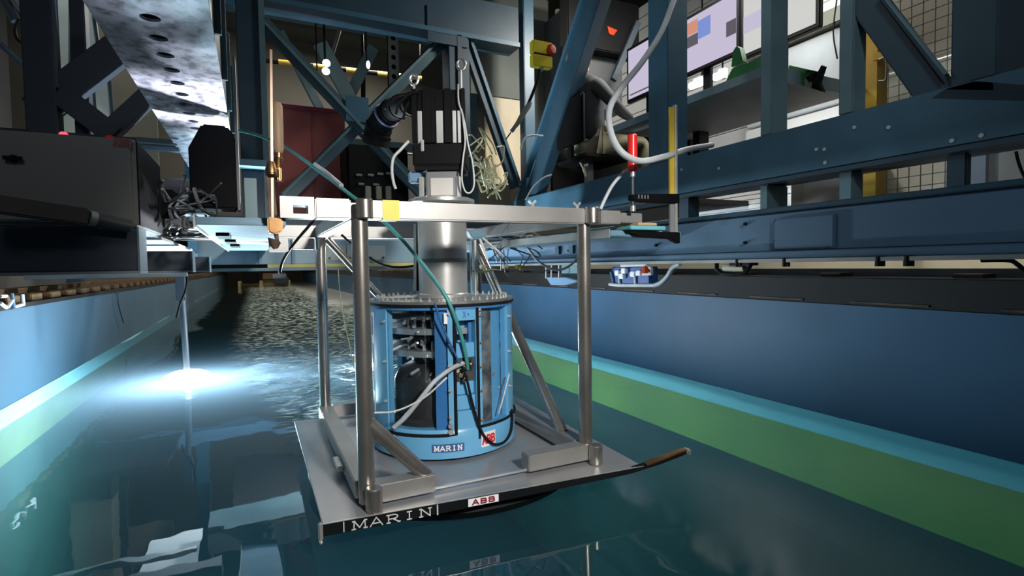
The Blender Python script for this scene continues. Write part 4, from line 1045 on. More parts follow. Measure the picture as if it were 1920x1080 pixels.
for (px, py) in ((1602, 239), (1666, 239), (1785, 264), (1840, 254), (1531, 280), (1546, 280), (1547, 305), (1278, 318), (1348, 316)):
    p = at(px, py, X=XT-.001)
    MB().cyl((XT-0.004, p.y, p.z), (XT, p.y, p.z), 0.008, 8).build('paint_chip', mat('chip', (0.45, 0.5, 0.5), 0.6, scale=9) if 'chip' not in MATS else MATS['chip'], stt)
# dark lower rail of the truss
lr = thing('lower_rail', (XT+.1, 0, 0.88), 'dark steel rail below the side truss, above the blue long girder', 'rail')
MB().box(XT-0.02, XT+0.2, -2.6, 3.5, 0.86, 0.905).build('rail', ledge_dark, lr, bevel=0.004)
MB().box(XT-0.03, XT-0.021, -2.6, 3.5, 0.862, 0.874).build('edge', mid_grey, lr)
# cabin deck
cd = thing('cabin_deck', (3.0, 1.0, 1.1), 'dark cabin floor deck behind the side truss', 'deck')
MB().box(XT+0.18, 3.7, 1.5, 4.2, 1.16, 1.20).build('deck', ledge_dark, cd)
cs = thing('cabin_screen', (2.9, 2.62, 1.2), 'black low partition behind the seated person', 'partition')
MB().box(XT+0.18, 3.6, 2.6, 2.64, 1.201, 1.75).build('board', black, cs)

# ================================================================== CABIN CONTENT
dk = thing('cabin_desk', (2.7, 1.2, 1.2), 'dark desk top seen from below behind the right hand column', 'desk')
MB().box(2.30, 3.12, 0.45, 1.88, 1.735, 1.775).build('desk_top', desk_dark, dk, bevel=0.004)
MB().box(2.285, 2.2995, 0.45, 1.88, 1.73, 1.78).build('edge_strip', desk_edge_m, dk)
MB().box(2.30, 3.12, 0.435, 0.4495, 1.70, 1.78).build('edge_strip', desk_edge_m, dk)
MB().box(3.05, 3.10, 1.0, 1.05, 1.2, 1.734).build('leg', black, dk)
MB().box(3.05, 3.10, 1.8, 1.85, 1.2, 1.734).build('leg', black, dk)
MB().box(2.9, 3.0, 1.55, 1.62, 1.44, 1.734).build('leg', black, dk)
kd = thing('keyboard_shelf', (2.8, 2.2, 1.78), 'black keyboard shelf under the hand of the seated person', 'shelf')
MB().box(2.50, 3.0, 1.90, 2.5, 1.835, 1.86).build('shelf', black, kd, bevel=0.003)
MB().box(2.9, 2.95, 2.1, 2.2, 1.2, 1.834).build('leg', black, kd)
def monitor(name, c4, X, label, pix, tilt=0):
    t = thing(name, (X, c4[0].y, min(p.z for p in c4)), label, 'monitor')
    ys = [p.y for p in c4]; zs = [p.z for p in c4]
    y0, y1, z0, z1 = min(ys), max(ys), min(zs), max(zs)
    MB().box(X, X+0.04, y0-0.03, y1+0.03, z0-0.03, z1+0.03).build('case', black, t, bevel=0.006)
    s_ = MB().box(X-0.003, X-0.0005, y0, y1, z0, z1).build('screen', pix[0], t)
    for (u0, u1, v0, v1, m_) in pix[1]:             # u from far (left in photo) to near
        MB().box(X-0.005, X-0.0035, y1+(y0-y1)*u1, y1+(y0-y1)*u0, z0+(z1-z0)*v0, z0+(z1-z0)*v1).build('screen_patch', m_, s_)
    MB().box(X+0.04, X+0.07, (y0+y1)/2-0.04, (y0+y1)/2+0.04, (1.861 if X < 3 else z0-0.3), z0+0.2).build('mount', black, t)
    return t
monitor('large_monitor', [V((3.2, 1.46, 2.37)), V((3.2, 2.15, 2.82))], 3.2, 'large lilac screen with orange, blue and grey patches, between two columns', (screen_lilac, [(0.0, 0.42, 0.68, 0.92, screen_orange), (0.0, 0.42, 0.45, 0.66, screen_grey), (0.42, 0.62, 0.52, 0.86, screen_blue), (0.86, 1.0, 0.30, 0.56, screen_grey)]))
monitor('wide_monitor', [V((3.2, 0.80, 2.31)), V((3.2, 1.39, 2.82))], 3.2, 'white screen cut by the top edge, right of the grey column', (screen_white, [(0.0, 0.30, 0.30, 0.55, screen_lilac), (0.32, 0.34, 0.0, 1.0, screen_grey)]))
monitor('desk_monitor', [V((2.9, 1.95, 2.22)), V((2.9, 2.42, 2.66))], 2.9, 'black rimmed monitor facing the seated person', (screen_lilac, [(0.05, 0.95, 0.06, 0.09, screen_grey)]))
# tube lamps
for i, (a, b, lab) in enumerate([((1294, 162), (1322, 152), 'long glowing tube lamp under the large monitor'), ((1340, 145), (1352, 141), 'short round glowing lamp under the large monitor')]):
    p, q = at(*a, X=3.6), at(*b, X=3.6)
    t = thing('tube_lamp', p.lerp(q, .5), lab, 'lamp')
    MB().tube([p, p.lerp(q, .05), p.lerp(q, .95), q], [0.02, 0.034, 0.034, 0.02], 12).build('tube', tube_glow, t)
    MB().member(p + V((0.06, 0, 0.03)), q + V((0.06, 0, 0.03)), 0.05, 0.09).build('housing', white, t)
    c_ = p.lerp(q, .5); MB().cyl(c_ + V((0.06, 0, 0.07)), V((c_.x+.06, c_.y, 3.4)), 0.008, 6).build('drop_rod', black, t)
# green bench machine
gm = thing('bench_machine', (2.6, 0.9, 1.776), 'green painted bench machine with tall fin standing on the desk', 'machine')
def gp(x, y, X=2.55): return at(x, y, X=X)
MB().prism([gp(1357, 160), gp(1428, 142), gp(1428, 108), gp(1388, 122), gp(1372, 128), gp(1366, 140)], (0.10, 0, 0)).build('bed', green_paint, gm, bevel=0.004)
MB().prism([gp(1370, 126), (gp(1374, 95)), gp(1380, 86), gp(1386, 90), gp(1392, 116)], (0.05, 0, 0)).build('fin', green_paint, gm, bevel=0.004)
MB().prism([gp(1478, 122), gp(1515, 130), gp(1508, 136), gp(1508, 162), gp(1478, 152)], (0.10, 0, 0)).build('bed', green_paint, gm, bevel=0.004)
MB().prism([gp(1478, 128), gp(1484, 140), gp(1478, 150)], (-0.01, 0, 0)).build('recess', black, gm)
sh = thing('desk_shears', (2.6, 0.5, 1.776), 'dark open blades standing on the desk end beside the green machine', 'tool')
MB().prism([gp(1511, 145), gp(1528, 134), gp(1524, 150), gp(1518, 160)], (0.03, 0, 0)).build('blade', black, sh)
MB().prism([gp(1524, 152), gp(1540, 122), gp(1544, 124), gp(1534, 154), gp(1542, 172), gp(1522, 165)], (0.03, 0, 0)).build('blade', black, sh)
MB().prism([gp(1509, 147), gp(1523, 150), gp(1521, 166), gp(1509, 163)], (0.04, 0, 0)).build('grip', mat('tan_grip', (0.3, 0.26, 0.18), 0.6, scale=5), sh)
# white cabinet behind
wc = thing('white_cabinet', (3.8, 1.5, 1.2), 'white cabinet wall behind the desk, with a dark seam', 'cabinet')
MB().box(3.95, 4.2, 0.9, 2.0, 1.95, 2.55).build('body', mat('cool_white', (0.62, 0.68, 0.72), 0.4, scale=2), wc, bevel=0.01)
MB().box(3.90, 4.2, 0.9, 2.0, 2.57, 2.70).build('cornice', grey_green, wc, bevel=0.01)
MB().box(3.93, 4.2, 0.9, 2.0, 1.60, 1.93).build('lower_body', white_wall, wc, bevel=0.01)
hose('thin_cable', [at(x, y, X=3.9) for x, y in ((1569, 0), (1564, 40), (1563, 70), (1570, 110))], 0.006, black, 'thin black cable hanging over the white cabinet')
# louvre strip under the beam
lv = thing('louvre_panel', (3.4, 1.2, 0.95), 'white slatted louvre panel under the big blue beam', 'louvre')
a, b = at(1310, 405, X=3.4), at(1425, 345, X=3.4)
zlo, zhi = at(1360, 402, X=3.4).z, at(1360, 352, X=3.4).z
for k in range(6):
    z = zlo + (zhi-zlo)*k/6
    MB().member((3.4, a.y, z), (3.4, b.y-0.1, z), (zhi-zlo)/6*0.92, 0.02, (1, 0, 0)).build('slat', white_wall, lv, bevel=0.003)
MB().box(3.42, 3.44, b.y-0.1, a.y, zlo-0.03, zhi+0.02).build('back', mid_grey, lv)
dgb = thing('grey_bin', (3.3, 0.9, 0.8), 'dark brown grey box in the gap under the big beam, between two columns', 'box')
a, b = at(1482, 420, X=3.3), at(1602, 322, X=3.3)
MB().box(3.3, 3.6, b.y, a.y, 0.76, at(1540, 300, X=3.3).z).build('body', mat('brown_grey', (0.085, 0.078, 0.070), 0.6, scale=3), dgb, bevel=0.006)
MB().box(3.285, 3.2995, b.y+0.02, b.y+0.35, 0.78, at(1540, 322, X=3.3).z).build('door', mat('brown_grey_door', (0.12, 0.115, 0.105), 0.5, scale=3), dgb, bevel=0.004)
MB().box(3.601, 4.278, b.y+.1, b.y+.2, 0.80, 0.86).build('wall_bracket', black, dgb)
# yellow post and wire mesh
yp = thing('yellow_post', (3.1, 0.3, 1.0), 'mustard yellow upright post with a short arm, right of the slate column', 'post')
y0, y1 = at(1645, 200, X=3.1).y, at(1619, 200, X=3.1).y
MB().box(3.1, 3.2, y0, y1, 0.76, 3.2).build('post', yellow_paint, yp, bevel=0.004)
a, b = at(1640, 108, X=3.08), at(1700, 92, X=3.08)
MB().member(a, b, 0.03, 0.04).build('arm', yellow_paint, yp)
MB().tube(smooth_path([at(1648, 112, X=3.06), at(1661, 110, X=3.06), at(1661, 148, X=3.06), at(1647, 152, X=3.06)], 4), 0.006, 6).build('handle', wire_m, yp)
wm = thing('wire_mesh_panel', (3.3, -0.2, 0.6), 'square wire mesh guard panel beside the yellow post', 'mesh panel')
ya, yb = at(1796, 320, X=3.25).y, at(1640, 320, X=3.25).y
zz = 0.76
while zz < 3.1:
    MB().cyl((3.25, ya, zz), (3.25, yb, zz), 0.0028, 5).build('wire', wire_m, wm); zz += 0.062
yy = ya
while yy < yb:
    MB().cyl((3.254, yy, 0.76), (3.254, yy, 3.1), 0.0028, 5).build('wire', wire_m, wm); yy += 0.062
mp_ = thing('cream_board', (3.5, -0.2, 0.5), 'cream wall board behind the wire mesh', 'board')
MB().box(3.62, 3.66, -0.95, 0.62, 0.76, 1.95).build('sheet', mat('cream_board', (0.66, 0.63, 0.52), 0.6, scale=2), mp_)
MB().box(3.60, 3.66, -0.95, 0.62, 1.97, 3.2).build('sheet', mat('drab_board', (0.20, 0.18, 0.13), 0.6, scale=2), mp_)
gb = thing('grey_door_panel', (3.0, -0.8, 0.6), 'grey panel at the far right under the big beam', 'panel')
MB().box(3.0, 3.05, -1.35, at(1848, 320, X=3.0).y, 0.76, 1.4).build('sheet', mat('warm_grey', (0.33, 0.33, 0.31), 0.6, scale=2), gb)
MB().box(2.97, 3.0, at(1848, 320, X=2.97).y, at(1818, 320, X=2.97).y, 0.76, 1.4).build('edge', mat('cool_grey', (0.20, 0.23, 0.28), 0.5, scale=2), gb)
hose('black_cable', [at(x, y, X=2.6) for x, y in ((1905, 284), (1910, 305), (1920, 330), (1935, 350))], 0.006, black, 'black cable over the grey panel at the right edge')
hose('rail_cable', [at(x, y, X=1.24) for x, y in ((1840, 488), (1890, 488), (1908, 496), (1925, 512))], 0.005, black, 'black cable dropping from the girder at the right edge')

# person at the desk
pe = thing('person', (2.3, 2.12, 1.2), 'person in black shirt and khaki trousers sitting at the cabin screens', 'person')
def skinned(name, nodes, edges, m_, parent, lev=2):
    o_ = V(parent.location)
    me = bpy.data.meshes.new(name)
    me.from_pydata([tuple(V(p[0]) - o_) for p in nodes], edges, [])
    ob = bpy.data.objects.new(name, me); COL.objects.link(ob); ob.parent = parent
    md = ob.modifiers.new('skin', 'SKIN'); md.use_smooth_shade = True
    for i, p in enumerate(nodes):
        me.skin_vertices[0].data[i].radius = (p[1], p[1]) if not isinstance(p[1], tuple) else p[1]
    me.skin_vertices[0].data[0].use_root = True
    sb = ob.modifiers.new('sub', 'SUBSURF'); sb.levels = lev; sb.render_levels = lev
    me.materials.append(m_)
    return ob
YP = 2.12
hip = V((2.27, YP, 1.70))
nodes = [(hip, 0.13), (hip+V((0.0, 0, 0.16)), 0.125), (hip+V((-0.05, 0, 0.33)), 0.15), (hip+V((-0.08, 0, 0.46)), 0.12), (hip+V((-0.12, 0, 0.55)), 0.052), (hip+V((-0.13, 0, 0.59)), 0.05)]
edges = [(0, 1), (1, 2), (2, 3), (3, 4), (4, 5)]
for s in (-1, 1):
    b = len(nodes)
    nodes += [(hip+V((-0.07, s*0.17, 0.44)), 0.07), (hip+V((0.06, s*0.24, 0.27)), 0.052), (hip+V((0.15, s*0.23, 0.21)), 0.045), (hip+V((0.27, s*0.19, 0.185)), 0.032)]
    edges += [(3, b), (b, b+1), (b+1, b+2), (b+2, b+3)]
skinned('body', nodes, edges, shirt_m, pe)
# trousers
nodes = [(hip+V((0.0, 0, 0.0)), 0.135)]; edges = []
for s in (-1, 1):
    b = len(nodes)
    nodes += [(hip+V((0.05, s*0.09, -0.02)), 0.10), (hip+V((0.24, s*0.11, 0.02)), 0.088), (hip+V((0.44, s*0.12, 0.02)), 0.068), (hip+V((0.46, s*0.12, -0.20)), 0.062), (hip+V((0.44, s*0.12, -0.43)), 0.048)]
    edges += [(0, b), (b, b+1), (b+1, b+2), (b+2, b+3), (b+3, b+4)]
skinned('trousers', nodes, edges, khaki, pe)
for s in (-1, 1):
    f0 = hip + V((0.43, s*0.12, -0.465))
    skinned('shoe', [(f0, 0.042), (f0+V((0.10, 0, -0.01)), 0.038), (f0+V((0.19, 0, -0.012)), 0.030)], [(0, 1), (1, 2)], black, pe, 1)
# head
hd = hip + V((-0.13, 0, 0.69))
MB().ball(hd, 0.105, 20, (1.0, 0.78, 1.18)).ball(hd+V((0.115, 0, -0.01)), 0.02, 10, (1.0, 0.8, 1.3)).ball(hd+V((0.02, -0.083, 0)), 0.022, 8, (0.8, .4, 1.4)).ball(hd+V((0.02, 0.083, 0)), 0.022, 8, (0.8, .4, 1.4)).ball(hd+V((0.06, 0, -0.09)), 0.05, 12, (1, .8, .7)).build('head', skin_m, pe, smooth=80)
MB().ball(hd+V((-0.018, 0, 0.03)), 0.112, 20, (0.98, 0.80, 1.08)).build('hair', hair_m, pe, smooth=80)
for s in (-1, 1):
    MB().ball(hd+V((0.098, s*0.033, 0.012)), 0.011, 8).build('eye', black, pe)
MB().ball(hd+V((0.100, 0, -0.058)), 0.022, 8, (0.4, 1, 0.25)).build('mouth', dark_red_ink, pe)
for s in (-1, 1):                                   # hands: palm, four fingers, thumb
    w = hip + V((0.28, s*0.188, 0.182))
    nodes = [(w, 0.026), (w+V((0.045, 0, -0.005)), (0.034, 0.018)), (w+V((0.085, 0, -0.010)), (0.036, 0.015))]
    edges = [(0, 1), (1, 2)]
    for k, ln in enumerate((0.062, 0.072, 0.068, 0.052)):
        b = len(nodes); oy = (k-1.5)*0.019
        nodes += [(w+V((0.088, oy, -0.012)), 0.0095), (w+V((0.088+ln*0.55, oy*1.05, -0.010)), 0.0088), (w+V((0.088+ln, oy*1.08, -0.026)), 0.0072)]
        edges += [(2, b), (b, b+1), (b+1, b+2)]
    b = len(nodes)
    nodes += [(w+V((0.04, -s*0.034, -0.008)), 0.011), (w+V((0.075, -s*0.052, -0.016)), 0.0095), (w+V((0.10, -s*0.050, -0.024)), 0.008)]
    edges += [(1, b), (b, b+1), (b+1, b+2)]
    skinned('hand', nodes, edges, skin_m, pe)
ch = thing('desk_chair', (2.25, YP, 1.2), 'dark office chair under the seated person', 'chair')
MB().box(2.06, 2.50, YP-0.22, YP+0.22, 1.53, 1.575).build('seat', black, ch, bevel=0.015)
MB().box(2.22, 2.27, YP-0.03, YP+0.03, 1.26, 1.529).build('stem', mid_grey, ch)
MB().box(2.05, 2.09, YP-0.20, YP+0.20, 1.66, 2.05).build('backrest', black, ch, bevel=0.015)
MB().box(2.055, 2.085, YP-0.03, YP+0.03, 1.55, 1.659).build('back_stay', black, ch)
for k in range(5):
    a = 2*PI*k/5
    MB().member((2.245, YP, 1.25), (2.245+0.20*math.cos(a), YP+0.20*math.sin(a), 1.22), 0.03, 0.025).build('leg', black, ch)

# emergency stop
eb = thing('emergency_stop', (1.2, 1.2, 1.75), 'yellow emergency stop box with orange red button by the cabin corner', 'switch')
EY = 1.3
a, b = at(1000, 122, Y=EY), at(1036, 80, Y=EY)
MB().box(a.x, b.x, EY, EY+0.05, a.z, (a.z+b.z)/2-0.004).build('box', estop_yellow, eb, bevel=0.005)
MB().box(a.x, b.x, EY, EY+0.05, (a.z+b.z)/2+0.0, b.z).build('lid', estop_yellow, eb, bevel=0.005)
MB().box(a.x+0.01, b.x, EY+0.004, EY+0.05, (a.z+b.z)/2-0.006, (a.z+b.z)/2+0.002).build('seam', black, eb)
p = at(1030, 94, Y=EY-.01)
MB().lathe((p.x, EY, p.z), [(0.0, 0.0), (0.020, 0.0), (0.020, 0.012), (0.032, 0.014), (0.032, 0.030), (0.025, 0.040), (0, 0.042)], 20, (0.35, -0.94, 0)).build('button', orange_red, eb)
p = at(1014, 128, Y=EY+.02)
MB().cyl(p + V((0, 0, 0.03)), p + V((0, 0, -0.02)), 0.012, 12).build('cable_gland', mid_grey, eb)
hose('stop_cable', [at(x, y, Y=EY+.02) for x, y in ((1012, 130), (1008, 150), (1000, 172), (990, 196))], 0.010, black, 'black cable hanging from the yellow stop box')
gr = thing('cable_grip', (1.2, 1.3, 1.5), 'grey green hand grip connector below the stop box cable', 'connector')
MB().tube([at(x, y, Y=EY+.02) for x, y in ((994, 192), (990, 200), (978, 218), (970, 232), (962, 242))], [0.013, 0.017, 0.016, 0.014, 0.010], 12).build('grip', grey_green, gr)
MB().cyl(at(964, 240, Y=EY+.02), at(958, 248, Y=EY+.02), 0.012, 10).build('ferrule', mid_grey, gr)
MB().cyl(at(958, 248, Y=EY+.02), at(948, 262, Y=EY+.02), 0.004, 8).build('tail', black, gr)
# upright panels behind the corner
ug = thing('upright_panel', (1.6, 3.0, 1.3), 'grey green upright panel behind the stop box', 'panel')
a, b = at(993, 260, Y=3.4), at(1028, 0, Y=3.4)
MB().box(a.x, b.x, 3.4, 3.45, a.z, 3.5).build('sheet', grey_green, ug, bevel=0.004)
cp_ = thing('cream_board', (1.8, 3.6, 1.3), 'pale cream panel with a red mark, left of the diagonal brace', 'panel')
a, b = at(1046, 160, Y=3.7), at(1110, 0, Y=3.7)
MB().box(a.x, b.x, 3.7, 3.74, a.z, 3.6).build('sheet', mat('pale_cream', (0.50, 0.52, 0.40), 0.6, scale=2), cp_)
p0 = at(1056, 22, Y=3.69)
MB().prism([(p0.x, 3.69, p0.z+0.25), (p0.x+0.06, 3.69, p0.z+0.25), (p0.x+0.045, 3.69, p0.z), (p0.x+0.02, 3.69, p0.z-0.02)], (0, 0.012, 0)).build('red_mark', red_plastic, cp_)
ws = thing('lit_board', (1.2, 3.3, 1.3), 'pale cream lit board behind the narrow gap left of the blue column', 'board')
a, b = at(930, 345, Y=3.3), at(985, 190, Y=3.3)
MB().box(a.x-0.1, b.x, 3.3, 3.33, a.z, b.z).build('sheet', mat('warm_cream', (0.70, 0.60, 0.42), 0.6, scale=2), ws)
MB().box(a.x-0.25, b.x, 3.3, 3.33, b.z+.01, b.z+1.2).build('sheet', mat('dull_green_grey', (0.10, 0.12, 0.10), 0.6, scale=2), ws)
light('gap_light', 'AREA', (1.75, 3.05, 1.9), 1.2, (1, 0.9, 0.72), 0.2, (a.x+0.05, 3.3, 1.55))
# dark cabinet behind upper middle right
uc = thing('overhead_box', (2.4, 3.0, 2.6), 'dark overhead box behind the seated person', 'box')
MB().box(2.5, 3.2, 2.9, 3.3, 2.25, 3.2).build('body', dark_grey, uc, bevel=0.01)
MB().box(2.45, 3.3, 2.75, 2.9, 2.78, 3.3).build('shelf', black, uc, bevel=0.01)
p = at(1150, 55, Y=2.74)
MB().prism([p+V((-.07, 0, .02)), p+V((.05, 0, .0)), p+V((.0, 0, -.06)), p+V((-.05, 0, -.05))], (0, 0.02, 0)).build('red_label', orange_red, uc)
st_ = thing('blue_stay', (2.6, 2.6, 2.2), 'dark blue grey sloping stay behind the seated person', 'stay')
MB().member(at(1196, 42, Y=2.72), at(1150, 150, Y=2.72), 0.06, 0.04, (0, 1, 0)).build('stay', slate, st_)

# ================================================================== LEFT TRUSS, BACKGROUND
lt = thing('left_truss', (-1.9, 2.5, 1.0), 'dark slate steel truss with K bracing behind the grey cabinet', 'truss')
YL = 2.2
def lb(a, b, w, m_=slate_blue, y=YL): bar_px(MB(), a, b, y, w, 0.08).build('brace', m_, lt, bevel=0.004)
x0, x1 = at(58, 150, Y=YL).x, at(108, 150, Y=YL).x
MB().box(x0-0.02, x1, YL-0.05, YL+0.08, 0.86, 3.3).build('column', slate_blue, lt, bevel=0.006)
x0, x1 = at(131, 60, Y=YL+.1).x, at(160, 60, Y=YL+.1).x
MB().box(x0, x1, YL+0.1, YL+0.2, 1.1, 3.3).build('column', slate_blue, lt, bevel=0.006)
lb((250, 72), (70, 210), 0.16, y=YL+0.05); lb((110, 175), (215, 255), 0.12); lb((290, 170), (198, 255), 0.10, y=YL+0.03)
MB().box(at(0, 250, Y=YL).x-1, at(330, 250, Y=YL).x, YL-0.03, YL+0.1, at(100, 262, Y=YL).z, at(100, 248, Y=YL).z).build('lower_chord', slate_blue, lt, bevel=0.004)
p, q = at(255, 262, Y=1.6), at(330, 262, Y=1.6)
MB().box(p.x, q.x, 1.6, 1.64, at(290, 268, Y=1.6).z, at(290, 259, Y=1.6).z).build('angle', teal_steel, lt)
MB().box(p.x, q.x+0.02, 1.5, 1.54, at(290, 281, Y=1.5).z, at(290, 273, Y=1.5).z).build('angle', pale_blue, lt)
wk = thing('side_walkway', (-1.8, 4.2, 0.68), 'dark side walkway plank behind the cross boxes at left', 'walkway')
MB().box(-2.9, -1.0, 3.7, 4.7, 0.68, 0.718).build('plank', ledge_dark, wk)
# bright hall posts seen between
for i, (a, b, w, lab) in enumerate([((120, -5), (120, 138), 0.10, 'pale upright hall post, widest of the three at far left'), ((158, -5), (172, 90), 0.10, 'pale leaning hall post right of the wide one'), ((190, 145), (196, 225), 0.12, 'pale short hall post seen through the K bracing')]):
    p, q = at(*a, Y=4.4), at(*b, Y=4.4)
    t = thing('hall_post', q, lab, 'post')
    MB().box(q.x-.03, q.x+.03, 4.42, 4.48, 0.72, q.z-.001).build('foot', slate, t)
    MB().member(p, q, w*0.8, 0.05, (0, 1, 0)).build('post', mat('hall_post_paint', (0.42, 0.48, 0.44), 0.5, scale=3) if 'hall_post_paint' not in MATS else MATS['hall_post_paint'], t, bevel=0.004)
    MB().member(p + V((w*.5, 0.03, 0)), q + V((w*.5, .03, 0)), 0.02, 0.05, (0, 1, 0)).build('flange', teal_steel, t)
hp = thing('wall_pipes', (-3.0, 4.0, 2.2), 'sloping grey pipes on the hall wall at the top left corner', 'pipes')
for (a, b, r, m_) in [((22, -5), (98, 82), 0.028, mid_grey), ((0, 82), (60, 138), 0.020, slate_blue), ((8, 0), (30, 40), 0.03, slate_blue)]:
    MB().cyl(at(*a, Y=3.2), at(*b, Y=3.2), r, 10).build('pipe', m_, hp)
MB().box(at(66, 160, Y=3.4).x, at(70, 160, Y=3.4).x, 3.4, 3.44, at(68, 160, Y=3.4).z, at(68, 0, Y=3.4).z).build('upright', mid_grey, hp)
hose('wall_cable', [at(x, y, Y=3.15) for x, y in ((35, 35), (28, 55), (34, 75), (55, 84), (75, 80))], 0.010, black, 'black cable loop by the sloping wall pipes')
wb = thing('wall_board', (-2.5, 5.2, 1.5), 'dull tan board behind the K bracing on the left', 'board')
a, b = at(118, 248, Y=5.2), at(290, 120, Y=5.2)
MB().box(a.x, b.x, 5.2, 5.24, a.z-0.3, b.z+1.5).build('sheet', mat('dull_tan', (0.22, 0.19, 0.13), 0.7, scale=2), wb)
gl_ = thing('grey_locker', (-2.6, 4.0, 1.4), 'pale grey box standing behind the dark node of the bracing', 'box')
a, b = at(92, 250, Y=3.9), at(172, 205, Y=3.9)
MB().box(a.x, b.x, 3.9, 4.2, 0.72, b.z).build('body', grey_green, gl_, bevel=0.01)

# ================================================================== GUIDE UNIT, RIGHT
ru = thing('roller_unit', (2.0, 1.6, 0.55), 'blue roller guide unit with white clips under the right girder', 'machine')
def gx(x, y, X=2.1): return at(x, y, X=X)
a, b = gx(1145, 533), gx(1215, 500)
MB().box(2.11, 2.19, b.y, a.y, a.z, b.z).build('body', mat('royal_blue', (0.03, 0.09, 0.30), 0.4, scale=4), ru, bevel=0.006)
for (x, y) in ((1160, 512), (1172, 508), (1189, 514), (1200, 512), (1168, 518)):
    p = gx(x, y); MB().box(2.08, 2.108, p.y-0.025, p.y+0.025, p.z-0.018, p.z+0.018).build('clip', white, ru, bevel=0.004)
MB().tube([gx(1143, 533), gx(1160, 535), gx(1200, 535), gx(1232, 535)], 0.012, 8).build('pipe', cable_white, ru)
MB().tube([gx(1145, 510), gx(1148, 522), gx(1150, 536)], 0.008, 8).build('pipe', girder_blue, ru)
MB().tube([gx(1190, 508), gx(1191, 534)], 0.008, 8).build('pipe', cable_white, ru)
MB().tube([gx(1160, 514), gx(1162, 534)], 0.008, 8).build('pipe', cable_white, ru)
MB().tube([gx(1165, 498), gx(1210, 496), gx(1222, 504), gx(1222, 513), (gx(1205, 514))], 0.012, 8).build('bracket', cable_white, ru)
MB().cyl(gx(1212, 500), gx(1212, 512), 0.03, 10).build('valve', orange_red, ru)
MB().box(2.13, 2.17, (a.y+b.y)/2-.03, (a.y+b.y)/2+.03, b.z, 0.86).build('hanger', slate, ru)
hose('guide_hose', [gx(x, y) for x, y in ((1228, 535), (1240, 530), (1252, 518), (1262, 502), (1275, 495))], 0.016, hose_grey, 'grey hose curving up from the blue roller unit')
fu = thing('fork_roller', (2.1, 0.9, 0.58), 'dark fork with pale roller under the girder, right of the roller unit', 'roller')
p, q = gx(1345, 510), gx(1405, 496)
MB().tube([gx(1344, 488), gx(1344, 504), gx(1352, 512), gx(1375, 514), gx(1398, 510), gx(1407, 498), gx(1407, 490)], 0.012, 8).build('fork', black, fu)
MB().cyl(gx(1358, 502), gx(1396, 503), 0.020, 12).build('roller', cream, fu)
MB().box(2.07, 2.14, gx(1412, 492).y, gx(1375, 492).y, gx(1390, 498).z, gx(1390, 489).z).build('bracket', black, fu)
q = gx(1393, 490); MB().box(2.08, 2.12, q.y-.03, q.y+.03, q.z, 0.86).build('hanger', slate, fu)
MB().cyl(gx(1344, 487), gx(1344, 507), 0.010, 8).build('pin', alu, fu)
bu = thing('hanging_bracket', (1.9, 2.3, 0.55), 'pale blue hanging bracket behind the right front post', 'bracket')
MB().prism([at(1023, 520, X=1.9), at(1060, 520, X=1.9), at(1085, 527, X=1.9), at(1058, 535, X=1.9), at(1032, 534, X=1.9)], (0.05, 0, 0)).build('plate', girder_blue, bu, bevel=0.004)
for x in (1024, 1034, 1048):
    MB().cyl(at(x, 490, X=1.9), at(x, 522, X=1.9), 0.006, 8).build('hanger', cable_white, bu)
MB().box(1.97, 2.01, at(1085, 510, X=1.95).y, at(1048, 510, X=1.95).y, at(1060, 526, X=1.95).z, 0.87).build('back_plate', teal_steel, bu)

# far end: wave maker and beach
fm = thing('far_machine', (0.5, 26, 0.4), 'small tan machine at the far end of the tank', 'machine')
a, b = at(446, 533, Y=26), at(544, 510, Y=26)
MB().box(a.x, b.x, 26, 26.6, ZW-0.3, 0.15).build('beach', mat('tan_beach', (0.40, 0.32, 0.18), 0.6, scale=3), fm, bevel=0.02)
MB().box(a.x+0.2, a.x+0.9, 25.6, 26, 0.05, 0.62).build('head', black, fm, bevel=0.03)
MB().box(b.x-1.2, b.x-0.2, 25.7, 26, 0.2, 0.5).build('head', timber, fm, bevel=0.03)
MB().box(b.x-0.7, b.x-0.1, 25.6, 25.7, 0.0, 0.3).build('hatch', slate_blue, fm, bevel=0.02)

# ================================================================== UNDERWATER LAMP ON STRUT
ul = thing('flood_lamp', LAMP, 'bright white flood lamp at the water surface on a slim strut', 'lamp')
top = at(338, 522, Y=3.2)
MB().tube([(LAMP.x, 3.2, ZW), (top.x+0.01, 3.2, 0.35), (top.x, 3.2, top.z)], [0.022, 0.022, 0.024], 12).build('strut', slate, ul)
MB().lathe(LAMP + V((0, 0, -0.03)), [(0.0, -0.035), (0.08, -0.026), (0.14, 0.0), (0.165, 0.03), (0.15, 0.055), (0.10, 0.076), (0.05, 0.086), (0.0, 0.089)], 36).build('lens', lamp_glow, ul)
MB().lathe(LAMP + V((0, 0, -0.16)), [(0.0, 0.0), (0.06, 0.0), (0.09, 0.09), (0.0, 0.095)], 24).build('housing', black, ul)
MB().box(top.x-0.03, top.x+0.03, 3.16, 3.24, top.z-0.17, top.z+0.06).build('clamp', slate_blue, ul, bevel=0.004)
hose('lamp_cable', [at(x, y, Y=3.1) for x, y in ((352, 515), (348, 545), (338, 570), (331, 596))], 0.008, black, 'black cable hanging beside the flood lamp strut')
hose('wall_line', [at(x, y, X=-1.66) for x, y in ((219, 545), (222, 570), (227, 590), (232, 606))], 0.006, slate_blue, 'thin dark line hanging down the left tank wall')

